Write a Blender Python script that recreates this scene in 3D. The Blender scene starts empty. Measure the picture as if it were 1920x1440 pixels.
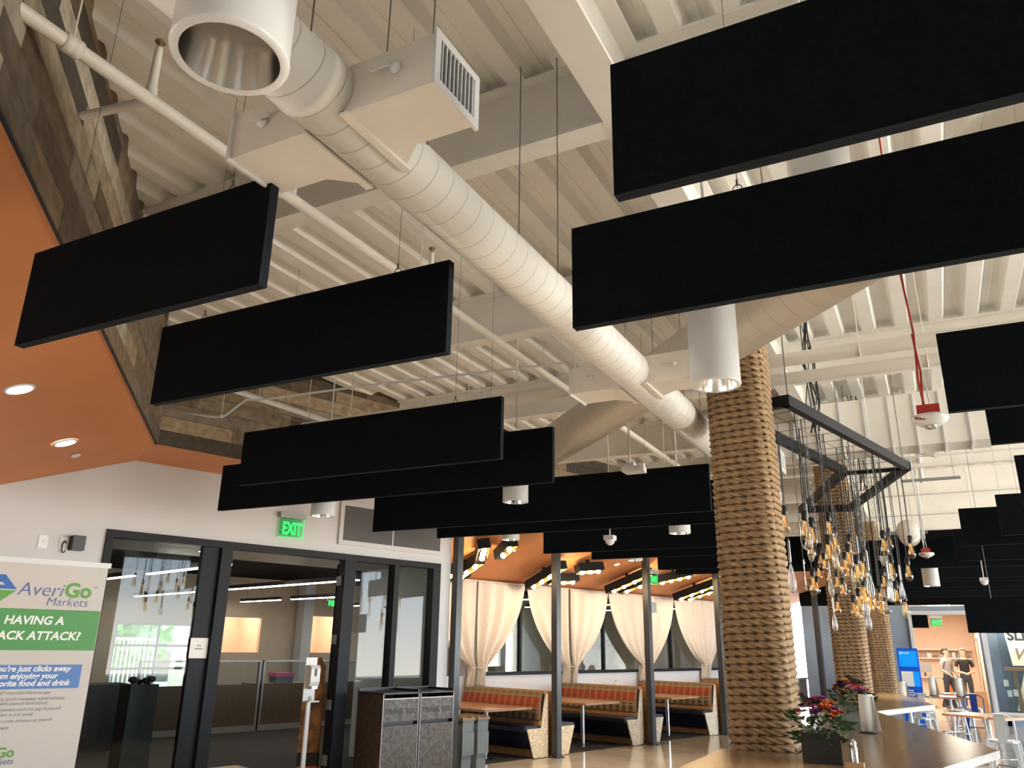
import bpy, math, random
from mathutils import Vector, Matrix
random.seed(7)
C = bpy.context.scene.collection
SC = bpy.context.scene
PI = math.pi

# ------------------------------------------------------------------ camera, world, exposure
H = 1.72
def make_camera():
    p, r, y = map(math.radians, (18.26, .829, 27.67))
    fw = Vector((-math.sin(y)*math.cos(p), math.cos(y)*math.cos(p), math.sin(p)))
    rt = Vector((math.cos(y), math.sin(y), 0)); up = rt.cross(fw)
    R = math.cos(r)*rt + math.sin(r)*up; U = math.cos(r)*up - math.sin(r)*rt
    cam = bpy.data.cameras.new('camera'); o = bpy.data.objects.new('camera', cam); C.objects.link(o)
    cam.sensor_width = 36; cam.sensor_fit = 'HORIZONTAL'; cam.lens = 36*1479/1920
    cam.clip_start = .05; cam.clip_end = 300
    M = Matrix((R, U, -fw)).transposed().to_4x4(); M.translation = Vector((0, 0, H))
    o.matrix_world = M; SC.camera = o
make_camera()
wd = bpy.data.worlds.new('daylight'); SC.world = wd; wd.use_nodes = True
wn = wd.node_tree; bgn = wn.nodes['Background']; bgn.inputs[1].default_value = 5.0
tcw = wn.nodes.new('ShaderNodeTexCoord'); spw = wn.nodes.new('ShaderNodeSeparateXYZ'); rpw = wn.nodes.new('ShaderNodeValToRGB')
mpw = wn.nodes.new('ShaderNodeMapRange'); mpw.inputs['From Min'].default_value = -1
wn.links.new(tcw.outputs['Generated'], spw.inputs[0]); wn.links.new(spw.outputs[2], mpw.inputs['Value']); wn.links.new(mpw.outputs[0], rpw.inputs[0]); wn.links.new(rpw.outputs[0], bgn.inputs[0])
rpw.color_ramp.elements[0].color = (1.7, 1.58, 1.38, 1); rpw.color_ramp.elements[1].color = (.72, .86, 1.0, 1)      # lower half brightened as added upward fill for the ceiling, bright sky above
rpw.color_ramp.elements[0].position = .47; rpw.color_ramp.elements[1].position = .54
SC.view_settings.view_transform = 'Standard'; SC.view_settings.look = 'None'
SC.view_settings.exposure = 1.40; SC.view_settings.gamma = 1; SC.view_settings.use_curve_mapping = False
SC.cycles.max_bounces = 10; SC.cycles.diffuse_bounces = 5; SC.cycles.glossy_bounces = 8; SC.cycles.transparent_max_bounces = 12
SC.cycles.transmission_bounces = 4; SC.cycles.caustics_reflective = False; SC.cycles.caustics_refractive = False
SC.cycles.sample_clamp_indirect = 6; SC.cycles.use_denoising = True
def area(name, loc, rot, sx, sy, power=0, col=(1, 1, 1), portal=False):
    l = bpy.data.lights.new(name, 'AREA'); l.shape = 'RECTANGLE'; l.size = sx; l.size_y = sy; l.energy = power; l.color = col
    if portal: l.cycles.is_portal = True
    o = bpy.data.objects.new(name, l); C.objects.link(o); o.location = loc; o.rotation_euler = rot
    return o
# daylight through the glazed side of the hall (right of the camera)
area('daylight_portal', (10.9, 12.7, 2.3), (0, PI/2, 0), 3.9, 22.6, portal=True)

# ------------------------------------------------------------------ materials
def mat(name, col, rough=.5, metal=0, var=0, scale=6, bump=0, bscale=40, em=0, emcol=None, spec=.5, stretch=(1, 1, 1)):
    m = bpy.data.materials.new(name); m.use_nodes = True; nt = m.node_tree; b = nt.nodes['Principled BSDF']
    c4 = (*col, 1); b.inputs['Base Color'].default_value = c4; b.inputs['Roughness'].default_value = rough
    b.inputs['Metallic'].default_value = metal; b.inputs['Specular IOR Level'].default_value = spec
    if var or bump:
        tc = nt.nodes.new('ShaderNodeTexCoord'); mp = nt.nodes.new('ShaderNodeMapping'); mp.inputs['Scale'].default_value = stretch
        nt.links.new(tc.outputs['Object'], mp.inputs[0])
    if var:
        n = nt.nodes.new('ShaderNodeTexNoise'); n.inputs['Scale'].default_value = scale; n.inputs['Detail'].default_value = 5
        nt.links.new(mp.outputs[0], n.inputs[0])
        rp = nt.nodes.new('ShaderNodeValToRGB'); e = rp.color_ramp.elements
        e[0].position = .3; e[1].position = .7
        e[0].color = (*[max(0, v*(1-var)) for v in col], 1); e[1].color = (*[min(1, v*(1+var)) for v in col], 1)
        nt.links.new(n.outputs[0], rp.inputs[0]); nt.links.new(rp.outputs[0], b.inputs['Base Color'])
    if bump:
        n2 = nt.nodes.new('ShaderNodeTexNoise'); n2.inputs['Scale'].default_value = bscale; nt.links.new(mp.outputs[0], n2.inputs[0])
        bp = nt.nodes.new('ShaderNodeBump'); bp.inputs['Strength'].default_value = bump; bp.inputs['Distance'].default_value = .01
        nt.links.new(n2.outputs[0], bp.inputs['Height']); nt.links.new(bp.outputs[0], b.inputs['Normal'])
    if em:
        b.inputs['Emission Color'].default_value = (*(emcol or col), 1); b.inputs['Emission Strength'].default_value = em
    return m
def glassmat(name, tint=(.86, .9, .9), refl=.014):
    m = bpy.data.materials.new(name); m.use_nodes = True; nt = m.node_tree; nt.nodes.clear()
    o = nt.nodes.new('ShaderNodeOutputMaterial'); mx = nt.nodes.new('ShaderNodeMixShader'); t = nt.nodes.new('ShaderNodeBsdfTransparent')
    g = nt.nodes.new('ShaderNodeBsdfGlossy'); g.inputs['Roughness'].default_value = .0; t.inputs[0].default_value = (*tint, 1)
    fr = nt.nodes.new('ShaderNodeLayerWeight'); fr.inputs['Blend'].default_value = .25
    ad = nt.nodes.new('ShaderNodeMath'); ad.operation = 'MULTIPLY_ADD'; ad.inputs[1].default_value = .22; ad.inputs[2].default_value = refl
    nt.links.new(fr.outputs['Fresnel'], ad.inputs[0]); nt.links.new(ad.outputs[0], mx.inputs[0])
    nt.links.new(t.outputs[0], mx.inputs[1]); nt.links.new(g.outputs[0], mx.inputs[2]); nt.links.new(mx.outputs[0], o.inputs[0])
    return m
def math_node(nt, op, a, b=None, c=None):
    n = nt.nodes.new('ShaderNodeMath'); n.operation = op
    for i, v in enumerate((a, b, c)):
        if v is None: continue
        if isinstance(v, (int, float)): n.inputs[i].default_value = v
        else: nt.links.new(v, n.inputs[i])
    return n.outputs[0]
def ductmat(name, col, pitch=.11, dark=.62):
    """painted sheet metal with the thin helical lock seam of a spiral duct; the object's local Z is the duct axis"""
    m = mat(name, col, .45); nt = m.node_tree; b = nt.nodes['Principled BSDF']
    tc = nt.nodes.new('ShaderNodeTexCoord'); sp = nt.nodes.new('ShaderNodeSeparateXYZ'); nt.links.new(tc.outputs['Object'], sp.inputs[0])
    an = math_node(nt, 'ARCTAN2', sp.outputs[1], sp.outputs[0]); an = math_node(nt, 'MULTIPLY', an, 1/(2*PI))
    z = math_node(nt, 'MULTIPLY', sp.outputs[2], 1/pitch); f = math_node(nt, 'FRACT', math_node(nt, 'ADD', z, an))
    d = math_node(nt, 'ABSOLUTE', math_node(nt, 'SUBTRACT', f, .5))
    line = math_node(nt, 'LESS_THAN', d, .022)
    mx = nt.nodes.new('ShaderNodeMix'); mx.data_type = 'RGBA'; nt.links.new(line, mx.inputs[0])
    mx.inputs[6].default_value = (*col, 1); mx.inputs[7].default_value = (*[v*dark for v in col], 1)
    nt.links.new(mx.outputs[2], b.inputs['Base Color'])
    h = math_node(nt, 'SMOOTH_MIN', d, .06, .03)
    bp = nt.nodes.new('ShaderNodeBump'); bp.inputs['Strength'].default_value = .5; bp.inputs['Distance'].default_value = .02
    nt.links.new(h, bp.inputs['Height']); nt.links.new(bp.outputs[0], b.inputs['Normal'])
    return m
def colmat(name, rough=.75, grain=(1, 1, 1), gscale=30, gvar=.35, bump=.15, rot=0):
    """colour attribute per plank / check, broken up by grain noise"""
    m = bpy.data.materials.new(name); m.use_nodes = True; nt = m.node_tree; b = nt.nodes['Principled BSDF']; b.inputs['Roughness'].default_value = rough
    a = nt.nodes.new('ShaderNodeVertexColor'); a.layer_name = 'Col'
    tc = nt.nodes.new('ShaderNodeTexCoord'); mp = nt.nodes.new('ShaderNodeMapping'); mp.inputs['Scale'].default_value = grain; mp.inputs['Rotation'].default_value = (0, 0, rot); nt.links.new(tc.outputs['Object'], mp.inputs[0])
    n = nt.nodes.new('ShaderNodeTexNoise'); n.inputs['Scale'].default_value = gscale; n.inputs['Detail'].default_value = 6; nt.links.new(mp.outputs[0], n.inputs[0])
    v = math_node(nt, 'MULTIPLY_ADD', n.outputs[0], 2*gvar, 1-gvar)
    mx = nt.nodes.new('ShaderNodeMix'); mx.data_type = 'RGBA'; mx.blend_type = 'MULTIPLY'; mx.inputs[0].default_value = 1
    nt.links.new(a.outputs[0], mx.inputs[6]); cb = nt.nodes.new('ShaderNodeCombineXYZ')
    for i in range(3): nt.links.new(v, cb.inputs[i])
    nt.links.new(cb.outputs[0], mx.inputs[7]); nt.links.new(mx.outputs[2], b.inputs['Base Color'])
    bp = nt.nodes.new('ShaderNodeBump'); bp.inputs['Strength'].default_value = bump; nt.links.new(n.outputs[0], bp.inputs['Height']); nt.links.new(bp.outputs[0], b.inputs['Normal'])
    return m
M = {}
M['deck'] = mat('deck_paint', (.88, .86, .82), .55, var=.05, scale=2)
M['steel'] = mat('beam_paint', (.82, .795, .745), .5, var=.04, scale=3)
M['pipe'] = mat('pipe_paint', (.78, .745, .68), .4, var=.04)
M['duct'] = ductmat('duct_paint', (.80, .78, .73))
M['duct2'] = ductmat('branch_paint', (.76, .71, .63), .16, .8)
M['box'] = mat('duct_box_paint', (.78, .74, .67), .45, var=.03)
M['felt'] = mat('black_felt', (.0050, .0066, .0082), .95, var=.25, scale=60, bump=.3, bscale=220, spec=.06)
M['feltedge'] = mat('felt_edge_band', (.013, .017, .021), .9, var=.15, scale=40, spec=.15)  # daylight on panel edges and undersides, put into the felt colour
M['wire'] = mat('wire', (.16, .15, .14), .4, .6)
M['white'] = mat('white_paint', (.60, .61, .63), .55, var=.02, scale=2)
M['whitegloss'] = mat('white_enamel', (.70, .705, .70), .3)
M['orange'] = mat('orange_paint', (.60, .235, .088), .6, var=.04, scale=1.5)
M['frame'] = mat('dark_frame', (.010, .0125, .016), .5, var=.1, spec=.2)
M['post'] = mat('dark_steel_post', (.05, .054, .06), .3, .3, var=.15, scale=3)
M['black'] = mat('black_plastic', (.012, .012, .013), .4)
M['mirror'] = mat('reflector', (.90, .89, .87), .13, 1)
M['chrome'] = mat('chrome', (.52, .52, .51), .18, 1)
M['galv'] = mat('galvanised', (.62, .64, .65), .3, .9, var=.15, scale=4)
M['chairmetal'] = mat('pale_enamel', (.62, .68, .70), .28, .2)
M['rope'] = mat('manila_rope', (.34, .225, .12), .85, var=.3, scale=18, bump=.2, bscale=120, stretch=(1, 1, 1))
M['wood'] = mat('table_wood', (.40, .22, .115), .3, var=.25, scale=4, stretch=(8, 1, 8))
M['bar'] = mat('bar_wood', (.28, .185, .105), .2, var=.3, scale=3, stretch=(7, 1, 7), spec=.6)
M['osb'] = mat('strand_board', (.72, .62, .46), .65, var=.3, scale=28, bump=.2, bscale=60)
M['osbdark'] = mat('strand_board_stained', (.38, .21, .08), .5, var=.35, scale=28)
M['navy'] = mat('navy_vinyl', (.012, .016, .035), .38, var=.2, scale=12)
M['concrete'] = mat('polished_concrete', (.46, .41, .35), .12, var=.25, scale=1.3, spec=.6)
M['carpet'] = mat('dark_carpet', (.018, .014, .011), .9, var=.7, scale=1.8, stretch=(1, 6, 1))
M['officewood'] = mat('light_floor_wood', (.55, .36, .17), .4, var=.2, scale=5, stretch=(9, 1, 1))
M['curtain'] = mat('linen', (.70, .645, .575), .9, var=.06, scale=30, bump=.15, bscale=300)
M['laminate'] = mat('stone_laminate', (.085, .08, .077), .5, var=.55, scale=22)
M['brownlam'] = mat('brown_laminate', (.06, .035, .022), .5, var=.4, scale=22)
M['slim'] = mat('grey_bin', (.16, .20, .22), .5, var=.1)
M['brown'] = mat('brown_lid', (.25, .17, .10), .5)
M['glass'] = glassmat('pane')
M['bulbglass'] = glassmat('amber_bulb_glass', (1, .88, .68), .06)
M['wireglass'] = glassmat('clear_bulb', (.95, .95, .95), .06)
M['filament'] = mat('filament', (.9, .55, .22), .5, em=.22, emcol=(1, .55, .2))
M['bulb'] = mat('lit_globe', (1, .8, .5), .3, em=14, emcol=(1, .72, .36))
M['gold'] = mat('gold_inside', (.55, .37, .14), .3, .7)
M['lamp'] = mat('lamp_light', (1, .95, .85), .3, em=9, emcol=(1, .93, .82))
M['lampwarm'] = mat('lamp_warm', (1, .8, .55), .3, em=22, emcol=(1, .80, .58))
M['linear'] = mat('linear_light', (1, .95, .88), .3, em=7, emcol=(1, .92, .82))
M['exit'] = mat('exit_green', (.01, .5, .12), .3, em=.34, emcol=(.01, 1, .16))
M['exitglass'] = glassmat('exit_panel', (.72, .95, .80), .08)
M['grey'] = mat('grey_metal', (.30, .30, .30), .4, .4)
M['mesh'] = mat('grille_mesh', (.085, .085, .088), .6, var=.3, scale=300)
M['red'] = mat('red_box', (.42, .03, .02), .45)
M['banner'] = mat('banner_vinyl', (.56, .52, .475), .5)
M['bgreen'] = mat('banner_green', (.075, .29, .075), .5)
M['bblue'] = mat('banner_blue', (.085, .20, .47), .5)
M['blogo'] = mat('logo_blue', (.03, .13, .42), .5)
M['lgreen'] = mat('logo_green', (.12, .33, .05), .5)
M['inkblue'] = mat('ink_slate_blue', (.10, .13, .32), .5)
M['inkgrey'] = mat('ink_grey', (.32, .31, .31), .5)
M['inkwhite'] = mat('ink_white', (.86, .86, .82), .5)
M['inkdark'] = mat('ink_dark', (.02, .022, .025), .5)
M['leaf'] = mat('leaf', (.05, .10, .035), .6, var=.5, scale=40)
M['hedge'] = mat('tree_leaves', (.14, .30, .055), .8, var=.6, scale=3)
M['lawn'] = mat('patio', (.45, .45, .42), .9, var=.1)
M['vase'] = mat('grey_green_box', (.16, .19, .16), .5, var=.2, scale=15)
M['darkbox'] = mat('dark_box', (.012, .011, .011), .5)
M['facade'] = mat('facade_brick', (.10, .075, .055), .8, var=.3, scale=3)
M['beige'] = mat('beige_wall', (.62, .50, .38), .6, var=.03)
M['peach'] = mat('kitchen_wall', (.74, .56, .43), .6, var=.03)
M['cubicle'] = mat('cubicle_fabric', (.085, .062, .04), .8, var=.2, scale=30)
M['blackceil'] = mat('black_ceiling', (.003, .003, .003), .9, spec=.1)
M['greyblue'] = mat('mural_sky', (.26, .32, .40), .6, var=.25, scale=.8)
M['kiosk'] = mat('kiosk_blue', (.005, .07, .42), .3, em=.06, emcol=(.0, .14, 1))
M['kioskscr'] = mat('kiosk_screen', (.0, .16, .5), .2, em=.25, emcol=(.0, .32, 1))
M['cream'] = mat('sign_cream', (.82, .78, .50), .5, var=.06)
M['cardboard'] = mat('cardboard', (.45, .28, .15), .8, var=.1)
M['blueplastic'] = mat('blue_chair', (.01, .03, .19), .35)
M['orangeplastic'] = mat('orange_bin', (.75, .13, .02), .4)
M['skin'] = mat('skin', (.55, .32, .22), .5)
M['hairdark'] = mat('dark_hair', (.015, .01, .008), .6)
M['hairlight'] = mat('fair_hair', (.30, .16, .08), .6)
M['hoodie'] = mat('grey_hoodie', (.27, .26, .26), .85, var=.08, scale=20)
M['jeans'] = mat('dark_jeans', (.035, .045, .065), .8, var=.2, scale=20)
M['tee'] = mat('black_tee', (.008, .008, .009), .8)
M['plaid'] = colmat('plaid_cloth', .9, gscale=120, gvar=.18, bump=.05)
M['barnwood'] = colmat('barn_wood', .85, (.35, 3, 4), 4, .75, .3, PI/4)
M['barnwood2'] = colmat('barn_wood_front', .85, (.35, 3, 4), 4, .75, .3, -(PI/2-math.radians(16.5)))
M['flame'] = mat('poster_brown', (.30, .13, .03), .5, var=.8, scale=7)
def petal(n, c): return mat(n, c, .6, var=.2, scale=40)
M['fl_o'] = petal('petal_orange', (.62, .13, .03)); M['fl_p'] = petal('petal_purple', (.20, .04, .22)); M['fl_k'] = petal('petal_pink', (.62, .14, .28)); M['fl_y'] = petal('petal_yellow', (.75, .5, .05)); M['fl_d'] = petal('petal_dark', (.035, .012, .03))

# ------------------------------------------------------------------ mesh builder
ORI = {}      # object name -> world position of its origin
def wpos(o): return ORI.get(o.name, Vector((0, 0, 0)))
class MB:
    def __init__(s): s.v = []; s.f = []; s.mi = []; s.sm = []; s.col = []
    def add(s, vs, fs, mi=0, smooth=False, col=None):
        n = len(s.v); s.v += [tuple(v) for v in vs]
        for f in fs: s.f.append([n+i for i in f]); s.mi.append(mi); s.sm.append(smooth); s.col.append(col)
        return s
    def box(s, c, d, rz=0, mi=0, mat3=None, col=None):
        hx, hy, hz = d[0]/2, d[1]/2, d[2]/2
        R = mat3 if mat3 is not None else Matrix.Rotation(rz, 3, 'Z'); c = Vector(c)
        vs = [c + R @ Vector((x*hx, y*hy, z*hz)) for x in (-1, 1) for y in (-1, 1) for z in (-1, 1)]
        return s.add(vs, [(0, 1, 3, 2), (4, 6, 7, 5), (0, 4, 5, 1), (2, 3, 7, 6), (0, 2, 6, 4), (1, 5, 7, 3)], mi, False, col)
    def hexa(s, b, t, mi=0):
        """bottom quad and top quad"""
        return s.add(list(b)+list(t), [(3, 2, 1, 0), (4, 5, 6, 7)] + [(i, (i+1) % 4, 4+(i+1) % 4, 4+i) for i in range(4)], mi)
    def prism(s, poly, vec, mi=0):
        n = len(poly); v = Vector(vec); p = [Vector(q) for q in poly]
        return s.add(p+[q+v for q in p], [tuple(range(n))[::-1], tuple(range(n, 2*n))]+[(i, (i+1) % n, n+(i+1) % n, n+i) for i in range(n)], mi)
    def tube(s, pts, r, n=8, mi=0, cap=True, closed=False, rs=None):
        P = [Vector(p) for p in pts]; m = len(P); vs = []; fs = []
        up = None
        for i, p in enumerate(P):
            t = (P[(i+1) % m]-P[i-1]) if closed else (P[min(i+1, m-1)]-P[max(i-1, 0)]); t.normalize()
            if up is None:
                a = Vector((0, 0, 1)) if abs(t.z) < .9 else Vector((1, 0, 0)); up = a.cross(t).normalized()
            up = (up - t*up.dot(t)).normalized(); bi = t.cross(up); rr = rs[i] if rs else r
            vs += [p + rr*(math.cos(2*PI*k/n)*up + math.sin(2*PI*k/n)*bi) for k in range(n)]
        for i in range(m if closed else m-1):
            j = (i+1) % m
            fs += [(i*n+k, i*n+(k+1) % n, j*n+(k+1) % n, j*n+k) for k in range(n)]
        s.add(vs, fs, mi, n > 4)
        if cap and not closed:
            s.add(vs[:n], [tuple(range(n))[::-1]], mi); s.add(vs[-n:], [tuple(range(n))], mi)
        return s
    def lathe(s, prof, c=(0, 0, 0), n=24, mi=0, axis=None, smooth=True, mis=None):
        c = Vector(c); R = Matrix.Identity(3)
        if axis is not None: R = Vector((0, 0, 1)).rotation_difference(Vector(axis)).to_matrix()
        vs = []; m = len(prof)
        for r, z in prof: vs += [c + R @ Vector((r*math.cos(2*PI*k/n), r*math.sin(2*PI*k/n), z)) for k in range(n)]
        for i in range(m-1):
            pass
        base = len(s.v); s.v += [tuple(v) for v in vs]
        for i in range(m-1):
            for k in range(n):
                s.f.append([base+i*n+k, base+i*n+(k+1) % n, base+(i+1)*n+(k+1) % n, base+(i+1)*n+k]); s.mi.append(mis[i] if mis else mi); s.sm.append(smooth); s.col.append(None)
        return s
    def ball(s, c, r, n=10, sc=(1, 1, 1), mi=0):
        c = Vector(c); vs = [c+Vector((0, 0, -r*sc[2]))]; fs = []; m = max(4, n//2)
        for i in range(1, m):
            a = -PI/2+PI*i/m
            vs += [c+Vector((r*sc[0]*math.cos(a)*math.cos(2*PI*k/n), r*sc[1]*math.cos(a)*math.sin(2*PI*k/n), r*sc[2]*math.sin(a))) for k in range(n)]
        vs.append(c+Vector((0, 0, r*sc[2]))); L = len(vs)-1
        for k in range(n): fs.append((0, 1+(k+1) % n, 1+k)); fs.append((L, L-n+k, L-n+(k+1) % n))
        for i in range(m-2):
            fs += [(1+i*n+k, 1+i*n+(k+1) % n, 1+(i+1)*n+(k+1) % n, 1+(i+1)*n+k) for k in range(n)]
        return s.add(vs, fs, mi, True)
    def grid(s, fn, nu, nv, mi=0, smooth=True, colfn=None):
        vs = [fn(i/nu, j/nv) for j in range(nv+1) for i in range(nu+1)]
        base = len(s.v); s.v += [tuple(v) for v in vs]
        for j in range(nv):
            for i in range(nu):
                a = base+j*(nu+1)+i; s.f.append([a, a+1, a+nu+2, a+nu+1]); s.mi.append(mi); s.sm.append(smooth); s.col.append(colfn(i, j) if colfn else None)
        return s
    def build(s, name, mats, parent=None, loc=None, local=False, world=None):
        """vertices are in world space unless local; the object's origin is put at loc (default parent origin / bbox base)"""
        me = bpy.data.meshes.new(name)
        if loc is None and not local:
            if parent is not None: loc = wpos(parent)
            else:
                xs, ys, zs = zip(*s.v); loc = Vector(((min(xs)+max(xs))/2, (min(ys)+max(ys))/2, min(zs)))
        L = Vector(loc) if loc is not None else Vector((0, 0, 0))
        vs = s.v if local else [(v[0]-L.x, v[1]-L.y, v[2]-L.z) for v in s.v]
        me.from_pydata(vs, [], s.f); me.polygons.foreach_set('material_index', s.mi); me.polygons.foreach_set('use_smooth', s.sm)
        if any(c is not None for c in s.col):
            at = me.color_attributes.new('Col', 'FLOAT_COLOR', 'CORNER'); buf = []
            for p, c in zip(s.f, s.col): buf += [*(c or (.5, .5, .5)), 1]*len(p)
            at.data.foreach_set('color', buf)
        for m in (mats if isinstance(mats, (list, tuple)) else [mats]): me.materials.append(M[m] if isinstance(m, str) else m)
        me.update(); o = bpy.data.objects.new(name, me); C.objects.link(o)
        if parent is not None:
            o.parent = parent
            if not local: o.location = L - wpos(parent)
            elif loc is not None: o.location = L
            ORI[o.name] = wpos(parent)+o.location
        else: o.location = L; ORI[o.name] = Vector(L)
        return o
def tag(o, label, cat, group=None, kind=None):
    if label: o['label'] = label
    if cat: o['category'] = cat
    if group: o['group'] = group
    if kind: o['kind'] = kind
    return o
def thing(name, loc, label, cat, group=None):
    o = bpy.data.objects.new(name, None); C.objects.link(o); o.empty_display_size = .1
    o.location = loc; ORI[o.name] = Vector(loc); return tag(o, label, cat, group)
def struct(o): o['kind'] = 'structure'; return o
def copy_tree(o, parent=None):
    c = o.copy(); C.objects.link(c)
    if parent is not None: c.parent = parent
    for ch in list(o.children): copy_tree(ch, c)
    return c
def place(o, loc, rz=0): o.location = loc; o.rotation_euler = (0, 0, rz); return o
def text(name, body, size, origin, right, up, m, parent, bold=0, shear=0, align='LEFT', extr=.0006, spacing=1, tall=1):
    cu = bpy.data.curves.new(name, 'FONT'); cu.body = body; cu.size = size; cu.shear = shear; cu.align_x = align; cu.extrude = extr; cu.offset = bold; cu.space_character = spacing
    cu.resolution_u = 3
    t = bpy.data.objects.new('tmp', cu); C.objects.link(t); bpy.context.view_layer.update()
    me = bpy.data.meshes.new_from_object(t.evaluated_get(bpy.context.evaluated_depsgraph_get())); bpy.data.objects.remove(t); bpy.data.curves.remove(cu)
    R = Vector(right).normalized(); U = Vector(up).normalized(); Nn = R.cross(U)
    X = Matrix((R, U*tall, Nn)).transposed().to_4x4(); X.translation = Vector(origin)-wpos(parent)
    me.transform(X); me.materials.clear(); me.materials.append(M[m]); me.name = name
    o = bpy.data.objects.new(name, me); C.objects.link(o)
    if parent: o.parent = parent
    return o

# frame along the left-hand wall: s runs along the wall, off is the distance out into the hall
WA = math.radians(16.5); WW = Vector((math.sin(WA), math.cos(WA), 0)); WN = Vector((math.cos(WA), -math.sin(WA), 0)); WP = Vector((-5.04, 15.29, 0))
def so(s, off, z): return WP + WW*s + WN*off + Vector((0, 0, z))
WR = Matrix((WW, WN, Vector((0, 0, 1)))).transposed()      # local x along the wall, local y out of it
def wbox(mb, s0, s1, o0, o1, z0, z1, mi=0): return mb.box(so((s0+s1)/2, (o0+o1)/2, (z0+z1)/2), (s1-s0, o1-o0, z1-z0), mat3=WR, mi=mi)
ZD = 4.83     # underside of the roof deck
ZB = 4.38     # underside of the roof beams

# ------------------------------------------------------------------ setting: floor, deck, beams, walls
mb = MB(); mb.box((1, 14, -.1), (26, 60, .2)); struct(mb.build('floor', 'concrete'))
def deck():
    mb = MB(); p = .305; prof = [(0, 0), (.115, 0), (.15, .085), (.27, .085)]
    x = -9.76; xs = []
    while x < 11.3:
        for dx, dz in prof: xs.append((x+dx, ZD+dz))
        x += p
    for (xa, za), (xb, zb) in zip(xs, xs[1:]):
        mb.add([(xa, -6.2, za), (xb, -6.2, zb), (xb, 24.2, zb), (xa, 24.2, za)], [(0, 1, 2, 3)])
        xm, zm = (xa+xb)/2, za
        if abs(za-zb) < 1e-6 and za > ZD+.01:      # stiffening lips in the wide pans
            mb.box((xm, 9, za-.004), (.012, 30.4, .008))
    mb.box((.8, 9, ZD+.19), (21.8, 30.6, .1))
    return mb.build('ceiling', 'deck')
struct(deck())
n_trim = [0]
def trim(mb, m):
    n_trim[0] += 1; return struct(mb.build('trim_%d' % n_trim[0], m))
def ibeam_x(Y, x0, x1, w=.15):
    mb = MB(); L = x1-x0; c = (x0+x1)/2
    mb.box((c, Y, ZB+.008), (L, w, .016)); mb.box((c, Y, ZD-.008), (L, w, .016)); mb.box((c, Y, (ZB+ZD)/2), (L, .012, ZD-ZB-.03))
    return trim(mb, 'steel')
for Y in (.97, 3.45, 5.93, 8.41, 10.89, 13.4, 15.9, 18.4, 20.9): 
    a = max(-1.64-Y+.1, -20) if Y < 5.5 else WP.x+(Y-WP.y)*math.tan(WA)+.95
    ibeam_x(Y, max(a, -9), 10.9)
mb = MB(); mb.box((-1.14, 9, ZB+.006), (.2, 30, .02)); mb.box((-1.14, 9, (ZB+ZD)/2), (.014, 30, ZD-ZB)); mb.box((-1.14, 9, ZD-.01), (.2, 30, .02)); trim(mb, 'steel')
mb = MB(); mb.box((5.2, 9, ZB+.006), (.2, 30, .02)); mb.box((5.2, 9, (ZB+ZD)/2), (.014, 30, ZD-ZB)); trim(mb, 'steel')

# reclaimed-plank fascia (two faces meeting at a corner), built plank by plank
KX, KY = -7.07, 5.43
def planks(p0, d, nrm, L, z0, z1):
    mb = MB(); d = Vector(d); nrm = Vector(nrm); rows = 8; h = (z1-z0)/rows; rnd = random.Random(3 if d.y > 0 and d.x > 0 else 11)
    pal = [(.22, .16, .105), (.30, .245, .175), (.11, .078, .05), (.42, .38, .31), (.25, .20, .155), (.07, .055, .042), (.31, .235, .15), (.16, .13, .10)]
    for r in range(rows):
        x = -rnd.random()*.8
        while x < L:
            l = rnd.uniform(.5, 1.7); a, b = max(x, 0), min(x+l, L); x += l
            if b-a < .01: continue
            c = rnd.choice(pal); k = rnd.uniform(.8, 1.2); t = rnd.uniform(.018, .026)
            q = [Vector(p0)+d*a, Vector(p0)+d*b]; zz0, zz1 = z0+r*h+.002, z0+(r+1)*h-.002
            lo = [q[0].xy.to_3d()+Vector((0, 0, zz0)), q[1].xy.to_3d()+Vector((0, 0, zz0))]
            vs = [lo[0], lo[1], lo[1]+nrm*t, lo[0]+nrm*t]
            top = [v+Vector((0, 0, zz1-zz0)) for v in vs]
            n = len(mb.v); mb.hexa(vs, top); 
            for i in range(6): mb.col[-1-i] = tuple(v*k for v in c)
    return mb
d45 = Vector((1, -1, 0)).normalized(); n45 = Vector((1, 1, 0)).normalized()
struct(planks((KX, KY, 0), d45, n45, 9.5, 3.67, ZD+.09).build('wall_left_fascia', 'barnwood'))
K2 = so(-10.0, .79, 0)
struct(planks((KX, KY, 0), WW, WN, 19.5, 3.67, ZD+.09).build('wall_front_fascia', 'barnwood2'))
mb = MB()      # thin dark edge strip under the planks
mb.box(Vector((KX, KY, 3.66))+d45*4.75+n45*.01, (9.5, .014, .008), mat3=Matrix((d45, n45, Vector((0, 0, 1)))).transposed()); trim(mb, 'frame')

# orange ceilings (vault on the left, flat strip over the glazed wall, sloped roof over the booths)
def fpt(t, n): p = Vector((KX, KY, 0))+d45*t-n45*n; return (p.x, p.y, 3.67-.357*n)
Q = so(-9.89, 0, 3.64); Sx = so(-11.16, 0, 3.17); S2 = so(-15.2, 0, 1.97)
mb = MB()
mb.add([(KX, KY, 3.67), fpt(9.5, 0), fpt(9.5, 4.8), S2, Sx, Q], [(0, 5, 4), (0, 4, 3), (0, 3, 2, 1)])
mb.add([(KX, KY, 3.67), Q, so(-5.06, 0, 3.67), so(-5.06, .79, 3.67)], [(0, 1, 2, 3)])
struct(mb.build('ceiling_orange', 'orange'))
ZS = lambda off: 2.87+.286*(off+2)
mb = MB(); mb.add([so(-5.06, -2, 2.87), so(10, -2, 2.87), so(10, .79, ZS(.79)), so(-5.06, .79, ZS(.79))], [(0, 1, 2, 3)])
struct(mb.build('ceiling_booths', 'orange'))

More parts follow.
